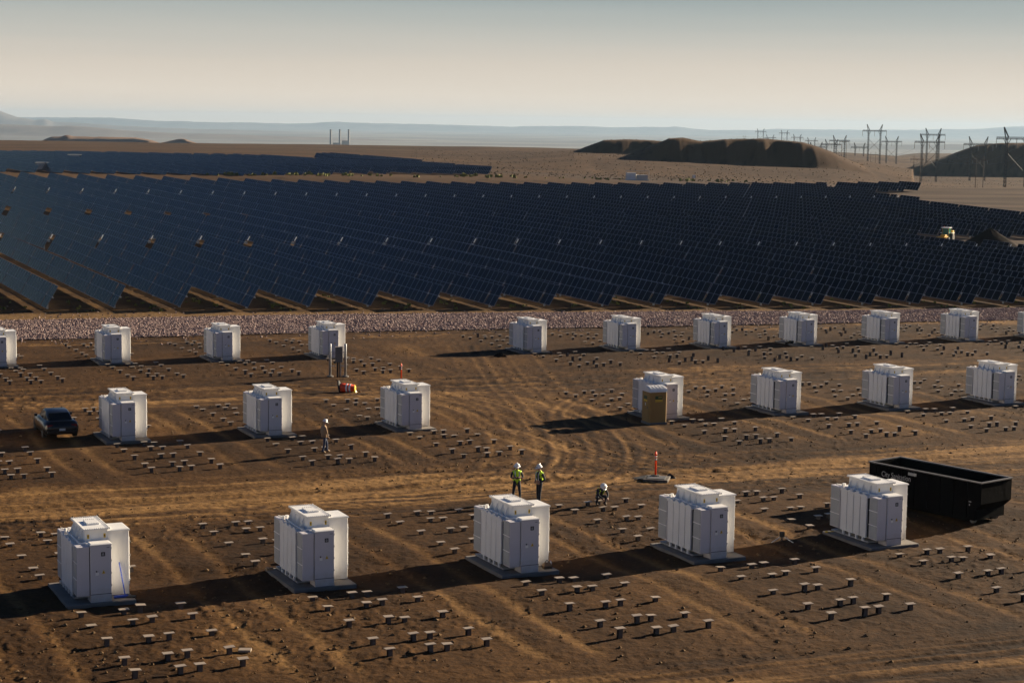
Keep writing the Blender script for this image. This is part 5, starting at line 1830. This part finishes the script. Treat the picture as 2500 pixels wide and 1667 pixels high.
tower0 = build_tower()
TW = [  # leg left x, leg right x (2352 px view), base y or None, label
    ((1750 + 1122 / 3.136), 91 / 3.136, 402, 'tallest looking lattice tower right of the big mesa'),
    ((1750 + 1568 / 3.136), 93 / 3.136, 392, 'lattice tower just behind the paired one'),
    ((1750 + 1532 / 3.136), 116 / 3.136, 445, 'front one of the overlapping pair of lattice towers'),
    ((1750 + 1262 / 3.136), 78 / 3.136, 400, 'lattice tower between the tall one and the overlapping pair'),
    ((1750 + 1905 / 3.136), 110 / 3.136, 439, 'lattice tower in front of the eastern hill'),
    ((1750 + 2172 / 3.136), 158 / 3.136, 470, 'biggest lattice tower, nearest the eastern edge'),
    ((1750 + 865 / 3.136), 78 / 3.136, 391, 'lattice tower standing behind the wooden double pole'),
    ((1750 + 1024 / 3.136), 66 / 3.136, 393, 'small lattice tower just west of the tallest one'),
    ((1750 + 280 / 3.136), 42 / 3.136, None, 'tiny lattice tower farthest west above the mesa'),
    ((1750 + 462 / 3.136), 41 / 3.136, None, 'second tiny lattice tower above the mesa'),
    ((1750 + 557 / 3.136), 47 / 3.136, None, 'third tiny lattice tower above the mesa'),
    ((1750 + 666 / 3.136), 49 / 3.136, None, 'tiny lattice tower over the sloping end of the mesa'),
    ((1750 + 352 / 3.136), 45 / 3.136, None, 'low tiny lattice tower between the first two above the mesa'),
    ((1750 + 690 / 3.136), 72 / 3.136, None, 'faint lattice tower low behind the sloping end of the mesa'),
    ((1750 + 806 / 3.136), 74 / 3.136, None, 'faint lattice tower farthest down behind the mesa slope'),
]
ARMY = [155, 185, 240, 237, 257, 212, 230, 280, 160, 172, 205, 230, 207, 278, 258]      # where the cross arm is seen
TOWERPOS = []
for i, (lx, sep, by, lab) in enumerate(TW):
    Yd = F * 10.0 / sep
    cx = lx + sep / 2
    arm = 270 + ARMY[i] / 3.136
    x = (cx - 1250) / F * Yd + 0.0138 * 0
    ztop = pxz(cx, arm, Yd)
    t = tower0 if i == 0 else copy_tree(tower0)
    t.location = (x, Yd, ztop - 26.9)
    t.rotation_euler = (0, 0, R(random.uniform(-6, 6)))
    tag(t, lab, 'pylon', 'steel transmission towers')
    TOWERPOS.append((x, Yd, ztop - 26.9))


def build_hframe():
    root = thing('wooden_pole_frame', 'x', 'power pole', (0, 0, 0), 0, 'wooden double power poles')
    for q in (-1, 1):
        MB().tube((q * 1.85, 0, -5), (q * 1.85, 0, 18.4), 0.22, 0.14, n=8).build('pole', M['wood'], root, True)
    MB().box(-3.9, 3.9, -0.12, 0.12, 16.3, 16.65).build('cross_arm', M['wood'], root)
    for x in (-3.6, 0, 3.6):
        MB().lathe([(0.11, -1.5), (0.09, 0.0)], 6, (x, 0, 16.3)).build('insulator', M['insul'], root)
    return root


hf0 = build_hframe()
for i, (px_, sep, ytop, lab) in enumerate([(1145, 37, 316, 'wooden double pole in front of the tallest lattice tower'), (1475, 50, 345, 'wooden double pole in front of the overlapping lattice towers'),
                                           (1950, 58, 347, 'wooden double pole below the eastern hill'), (923, 34, 221, 'wooden double pole at the foot of the mesa slope'), (172, 14, 190, 'tiny double pole above the middle of the mesa')]):
    Yd = F * 3.7 / (sep / 3.136)
    cx = 1750 + (px_ + sep / 2) / 3.136
    zt = pxz(cx, 270 + ytop / 3.136, Yd)
    o = hf0 if i == 0 else copy_tree(hf0)
    o.location = ((cx - 1250) / F * Yd, Yd, zt - 18.4)
    tag(o, lab, 'power pole', 'wooden double power poles')


def wire(a, b, sag, r_, name='conductor'):
    cu = MB()
    a, b = Vector(a), Vector(b)
    P_ = [a + (b - a) * t - Vector((0, 0, sag * 4 * t * (1 - t))) for t in np.linspace(0, 1, 17)]
    for p, q in zip(P_, P_[1:]):
        cu.tube(p, q, r_, n=3, cap=False)
    return cu.build(name, M['cable'])


for ia, ib, lab in ((5, 2, 'biggest and the paired tower'), (2, 0, 'paired and the tallest tower'), (4, 3, 'hill tower and the one west of it')):
    A, B = TOWERPOS[ia], TOWERPOS[ib]
    for q, nm in ((-10, 'western'), (0, 'middle'), (10, 'eastern')):
        o = wire((A[0] + q, A[1], A[2] + 22.5), (B[0] + q, B[1], B[2] + 22.5), 9, 0.035)
        tag(o, 'thin %s conductor hanging between the %s' % (nm, lab), 'power line', 'power line conductors')

# ------------------------------------------------------------------ power station in the valley
for i, px_ in enumerate((803.2, 825.3, 847.0)):
    Yd = 7600.0
    x = (px_ - 1250) / F * Yd
    zt = pxz(px_, 316.2, Yd)
    sk = thing('chimney', '%s of the three tall power station chimneys on the horizon' % ('westernmost', 'middle one', 'easternmost')[i], 'chimney', (x, Yd, -131), 0, 'three power station chimneys')
    MB().lathe([(5.6, 0), (3.6, (zt + 131) * 0.97)], 16).build('shaft', M['stack'], sk, True)
    MB().lathe([(3.9, (zt + 131) * 0.97), (3.9, zt + 131)], 16).build('rim', M['sheddark'], sk, True)
x = (836 - 1250) / F * 7650
ps = thing('power_station', 'hazy grey power station block between the chimneys', 'power station', (x, 7650, -131), 0)
zb = pxz(836, 343, 7650) + 131
MB().box(-9, 22, -10, 10, 0, zb).build('boiler_house', M['stack'], ps)
MB().box(-46, -12, -8, 8, 0, zb - 9).build('turbine_hall', M['stack'], ps)

# ------------------------------------------------------------------ sheds, cabinets, crates, sign beyond the field
def ground_hit(px_, py_, y0=380, y1=1500):
    """the point of the land seen at (px, py)"""
    Ys = np.arange(y0, y1, 1.0)
    xs = (px_ - 1250) / F * Ys
    zs_ = Zg(xs, Ys)
    _, py2 = project(np.stack([xs, Ys, zs_], 1))
    i = int(np.argmin(np.abs(py2 - py_)))
    return xs[i], Ys[i], zs_[i]


def shed(label, px_, py_, w, d, h):
    x, y, z = ground_hit(px_, py_)
    root = thing('inverter_shed', label, 'shed', (x, y, z), R(24), 'inverter sheds in the far array')
    MB().box(-w / 2, w / 2, -d / 2, d / 2, 0.35, h).build('body', M['shed'], root)
    MB().box(-w / 2 - 0.1, w / 2 + 0.1, -d / 2 - 0.1, d / 2 + 0.1, h + 0.003, h + 0.12).build('roof', M['shed'], root)
    MB().box(-w / 2 - 0.06, -w / 2 - 0.005, -d / 2 + 0.2, d / 2 - 0.2, 0.45, h - 0.15).build('door', M['sheddark'], root)
    MB().box(-w / 2 + 0.2, w / 2 - 0.2, -d / 2 + 0.2, d / 2 - 0.2, -0.5, 0.348).build('plinth', M['sheddark'], root)
    for i in range(3):
        MB().box(-w / 2 + 0.4 + i * w / 3.2, -w / 2 + 0.4 + i * w / 3.2 + 0.7, -d / 2 - 0.04, -d / 2 - 0.004, 1.0, 1.7).build('louvre', M['grille'], root)
    return root


shed('grey inverter shed with a pale sunlit end at the west end of the field road', 101, 417, 3.0, 2.4, 2.0)
shed('smaller grey inverter shed standing amid the far array', 181, 397, 4.2, 2.6, 2.5)

x, y, z = ground_hit(1548, 441)
sub = thing('switchgear_skid', 'pale blue switchgear skid behind the far edge of the big array', 'switchgear', (x, y, z), R(10))
MB().box(-3.2, -0.5, -0.8, 0.8, 0.2, 2.3).build('cabinet', M['fin'], sub)
MB().box(-0.2, 3.2, -0.8, 0.8, 0.2, 1.7).build('cabinet', M['shed'], sub)
MB().box(-3.6, 3.6, -1.0, 1.0, -0.4, 0.197).build('skid', M['steel'], sub)
for q in (-3.5, 3.5):
    MB().tube((q, -0.9, 0.2), (q, -0.9, 2.9), 0.06).build('post', M['steel'], sub)
MB().tube((-3.5, -0.9, 2.85), (3.5, -0.9, 2.85), 0.06).build('top_rail', M['steel'], sub)

x, y, z = ground_hit(1687, 441)
sg = thing('white_sign', 'small white sign board on two posts beside the far field road', 'sign', (x, y, z), R(8))
MB().box(-0.55, 0.55, -0.03, 0.03, 0.7, 1.7).build('board', M['hat'], sg)
for q in (-0.4, 0.4):
    MB().box(q - 0.04, q + 0.04, -0.1, -0.035, -0.3, 1.6).build('post', M['wood'], sg)

for i, (px_, w, h, lb) in enumerate([(2277, 1.5, 1.0, 'brown wooden crate standing alone at the west end of the crate row'), (2298, 0.9, 0.85, 'narrow brown crate second in the crate row'),
                                     (2311, 1.6, 1.05, 'biggest dark crate in the middle of the crate row'), (2325, 0.8, 0.8, 'small brown crate third in the crate row'), (2333, 1.3, 0.6, 'low dark crate at the east end with a barrel on it')]):
    x, y, z = ground_hit(px_ - 4, 471.5, 420, 900)
    cr_ = thing('wooden_crate', lb, 'crate', (x, y, z), R(6), 'brown crates on the desert floor')
    sc = y / 560.0
    w, h = w * sc * 1.15, h * sc
    MB().box(-w / 2, w / 2, -0.5, 0.5, 0.05, h).build('box', M['crate'], cr_)
    for q in (-0.45, 0.0, 0.45):
        MB().box(w * q - 0.06, w * q + 0.06, -0.54, -0.504, 0.0, h + 0.03).build('batten', M['wood'], cr_)
    if i == 4:
        bb = thing('oil_drum', 'rusty orange drum standing on the low end crate', 'drum', (x + 0.2, y, z + h + 0.03), 0)
        MB().lathe([(0.3, 0), (0.32, 0.03), (0.3, 0.3), (0.32, 0.33), (0.3, 0.62)], 12).build('drum', M['red'], bb)

# ------------------------------------------------------------------ tractor and soil mound in the corridor
def build_tractor(x, y, z, rz):
    root = thing('tractor', 'green cabbed yellow tractor in the bare corridor between panel rows', 'tractor', (x, y, z), rz)
    MB().bbox(-0.42, 0.42, 0.55, 1.95, 0.75, 1.30, 0.05).build('hood', M['machine'], root)
    MB().bbox(-0.35, 0.35, -1.2, 1.8, 0.45, 0.75, 0.03).build('chassis', M['sheddark'], root)
    cb = MB()
    for px_, py_ in ((-0.62, -0.75), (0.62, -0.75), (-0.58, 0.5), (0.58, 0.5)):
        cb.tube((px_, py_, 0.95), (px_ * 0.93, py_ * 0.93, 2.35), 0.045, n=6)
    cab_ = cb.build('cab_frame', M['machine'], root)
    MB().box(-0.56, 0.56, -0.70, 0.47, 1.05, 2.33).build('cab_glass', M['cabgreen'], cab_)
    MB().bbox(-0.72, 0.72, -0.92, 0.66, 2.37, 2.50, 0.03).build('cab_roof', M['hat'], root)
    MB().lathe([(0.06, 2.5), (0.05, 2.64)], 8, (0.45, -0.2, 0)).build('beacon', M['red'], root)
    for q in (-1, 1):
        for yy, rr_, ww in ((-0.75, 0.72, 0.42), (1.45, 0.46, 0.30)):
            w = MB().lathe([(rr_ * 0.55, -ww / 2), (rr_ * 0.93, -ww / 2), (rr_, -ww * 0.3), (rr_, ww * 0.3), (rr_ * 0.93, ww / 2), (rr_ * 0.55, ww / 2)], 18).build('wheel', M['rubber'], root, True)
            w.rotation_euler = (0, R(90), 0)
            w.location = (q * 0.85, yy, rr_)
            MB().lathe([(rr_ * 0.56, -ww * 0.35), (rr_ * 0.56, ww * 0.35), (rr_ * 0.2, ww * 0.2)], 12).build('rim', M['machine'], w)
        MB().bbox(q * 0.85 - 0.26, q * 0.85 + 0.26, -1.35, -0.1, 1.48, 1.56, 0.02).build('fender', M['hat'], root)
        MB().box(q * 0.52 - 0.05, q * 0.52 + 0.05, 0.6, 2.9, 0.85, 1.05).build('loader_arm', M['machine'], root)
    MB().poly([(-0.9, 2.75, 0.25), (0.9, 2.75, 0.25), (0.9, 3.35, 0.2), (-0.9, 3.35, 0.2), (-0.9, 2.75, 0.95), (0.9, 2.75, 0.95)], [(0, 1, 2, 3), (1, 0, 4, 5), (0, 3, 4), (1, 5, 2)]).build('bucket', M['machine'], root)
    MB().tube((0.3, 0.75, 1.3), (0.3, 0.75, 2.1), 0.05).build('exhaust', M['sheddark'], root)
    MB().bbox(-0.7, 0.7, -2.3, -1.4, 0.55, 1.9, 0.05).build('rear_box', M['machine'], root)
    return root


tx_, ty_, tz_ = ground_hit(2306, 591, 240, 420)
build_tractor(tx_, ty_, tz_, R(150))
mx_, my_, mz_ = ground_hit(2412, 604, 240, 420)
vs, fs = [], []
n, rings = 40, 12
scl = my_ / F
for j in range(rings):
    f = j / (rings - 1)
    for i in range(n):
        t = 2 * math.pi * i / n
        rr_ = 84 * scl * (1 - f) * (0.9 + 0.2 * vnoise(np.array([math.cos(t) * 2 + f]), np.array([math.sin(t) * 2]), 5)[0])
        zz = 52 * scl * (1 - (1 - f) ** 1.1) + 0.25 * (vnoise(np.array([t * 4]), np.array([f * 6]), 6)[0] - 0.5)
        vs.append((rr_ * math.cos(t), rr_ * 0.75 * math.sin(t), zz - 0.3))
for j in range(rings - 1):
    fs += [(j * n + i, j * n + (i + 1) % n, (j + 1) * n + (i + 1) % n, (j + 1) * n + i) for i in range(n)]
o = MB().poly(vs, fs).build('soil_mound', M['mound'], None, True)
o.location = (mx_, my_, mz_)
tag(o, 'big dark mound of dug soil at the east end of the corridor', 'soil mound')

# ------------------------------------------------------------------ desert scrub
def scrub(name, label, n, area, mat_, size):
    vs, fs = [], []
    cnt = 0
    while cnt < n:
        px_, Y = area()
        x = (px_ - 1250) / F * Y
        cx, cy = x, Y
        z = zg(cx, cy)
        s_ = size * random.uniform(0.5, 1.3)
        for b in range(7):
            t = random.uniform(0, 6.28)
            d = s_ * random.uniform(0.0, 0.5)
            h = s_ * random.uniform(0.3, 0.75)
            w = s_ * random.uniform(0.18, 0.34)
            a = random.uniform(0, 6.28)
            bx_, by_ = cx + d * math.cos(t), cy + d * math.sin(t)
            ux_, uy_ = math.cos(a) * w, math.sin(a) * w
            o_ = len(vs)
            vs += [(bx_ - ux_, by_ - uy_, z + h * 0.15), (bx_ + ux_, by_ + uy_, z + h * 0.1), (bx_ + ux_ * 0.5 - uy_ * .5, by_ + uy_ * 0.5 + ux_ * .5, z + h), (bx_ - ux_ * 0.7, by_ - uy_ * .7, z + h * 0.8)]
            fs.append((o_, o_ + 1, o_ + 2, o_ + 3))
        cnt += 1
    me = bpy.data.meshes.new(name)
    me.from_pydata(vs, [], fs)
    me.materials.append(mat_)
    o = link(name, me)
    tag(o, label, 'scrub', kind='stuff')


scrub('desert_scrub', 'low dry brown scrub scattered over the desert beyond the field', 4200, lambda: (random.uniform(1000, 2540), 560 + 900 * random.random() ** 1.3), M['scrub'], 0.45)


def roadside():
    px_ = random.choice([random.gauss(760, 60), random.gauss(900, 80), random.gauss(1150, 60), random.gauss(560, 40), random.gauss(1440, 60), random.gauss(1720, 60)])
    x, y, z = ground_hit(px_, np.interp(px_, [0, 600, 1200, 1700], [422, 428, 433, 443]) + random.gauss(0, 1.2), 380, 620)
    return px_, y


scrub('green_scrub', 'yellow green bushes along the road between the two arrays', 90, roadside, M['scrubg'], 1.2)


def between():
    k_ = random.uniform(-2, 24)
    (sf_, g1_, g2_, se_), _ = field_nodes(k_)
    s_ = sf_ + random.uniform(-1, 26)
    r_ = ROW0 + ROWP * (math.floor(k_) + 0.5 + random.gauss(0, 0.12))
    x, y = r_ * P1[0] + s_ * P2[0], r_ * P1[1] + s_ * P2[1]
    return 1250 + F * x / y, y


scrub('dry_grass', 'dry yellow grass tufts growing between the solar tables', 500, between, M['scrubg'], 0.35)
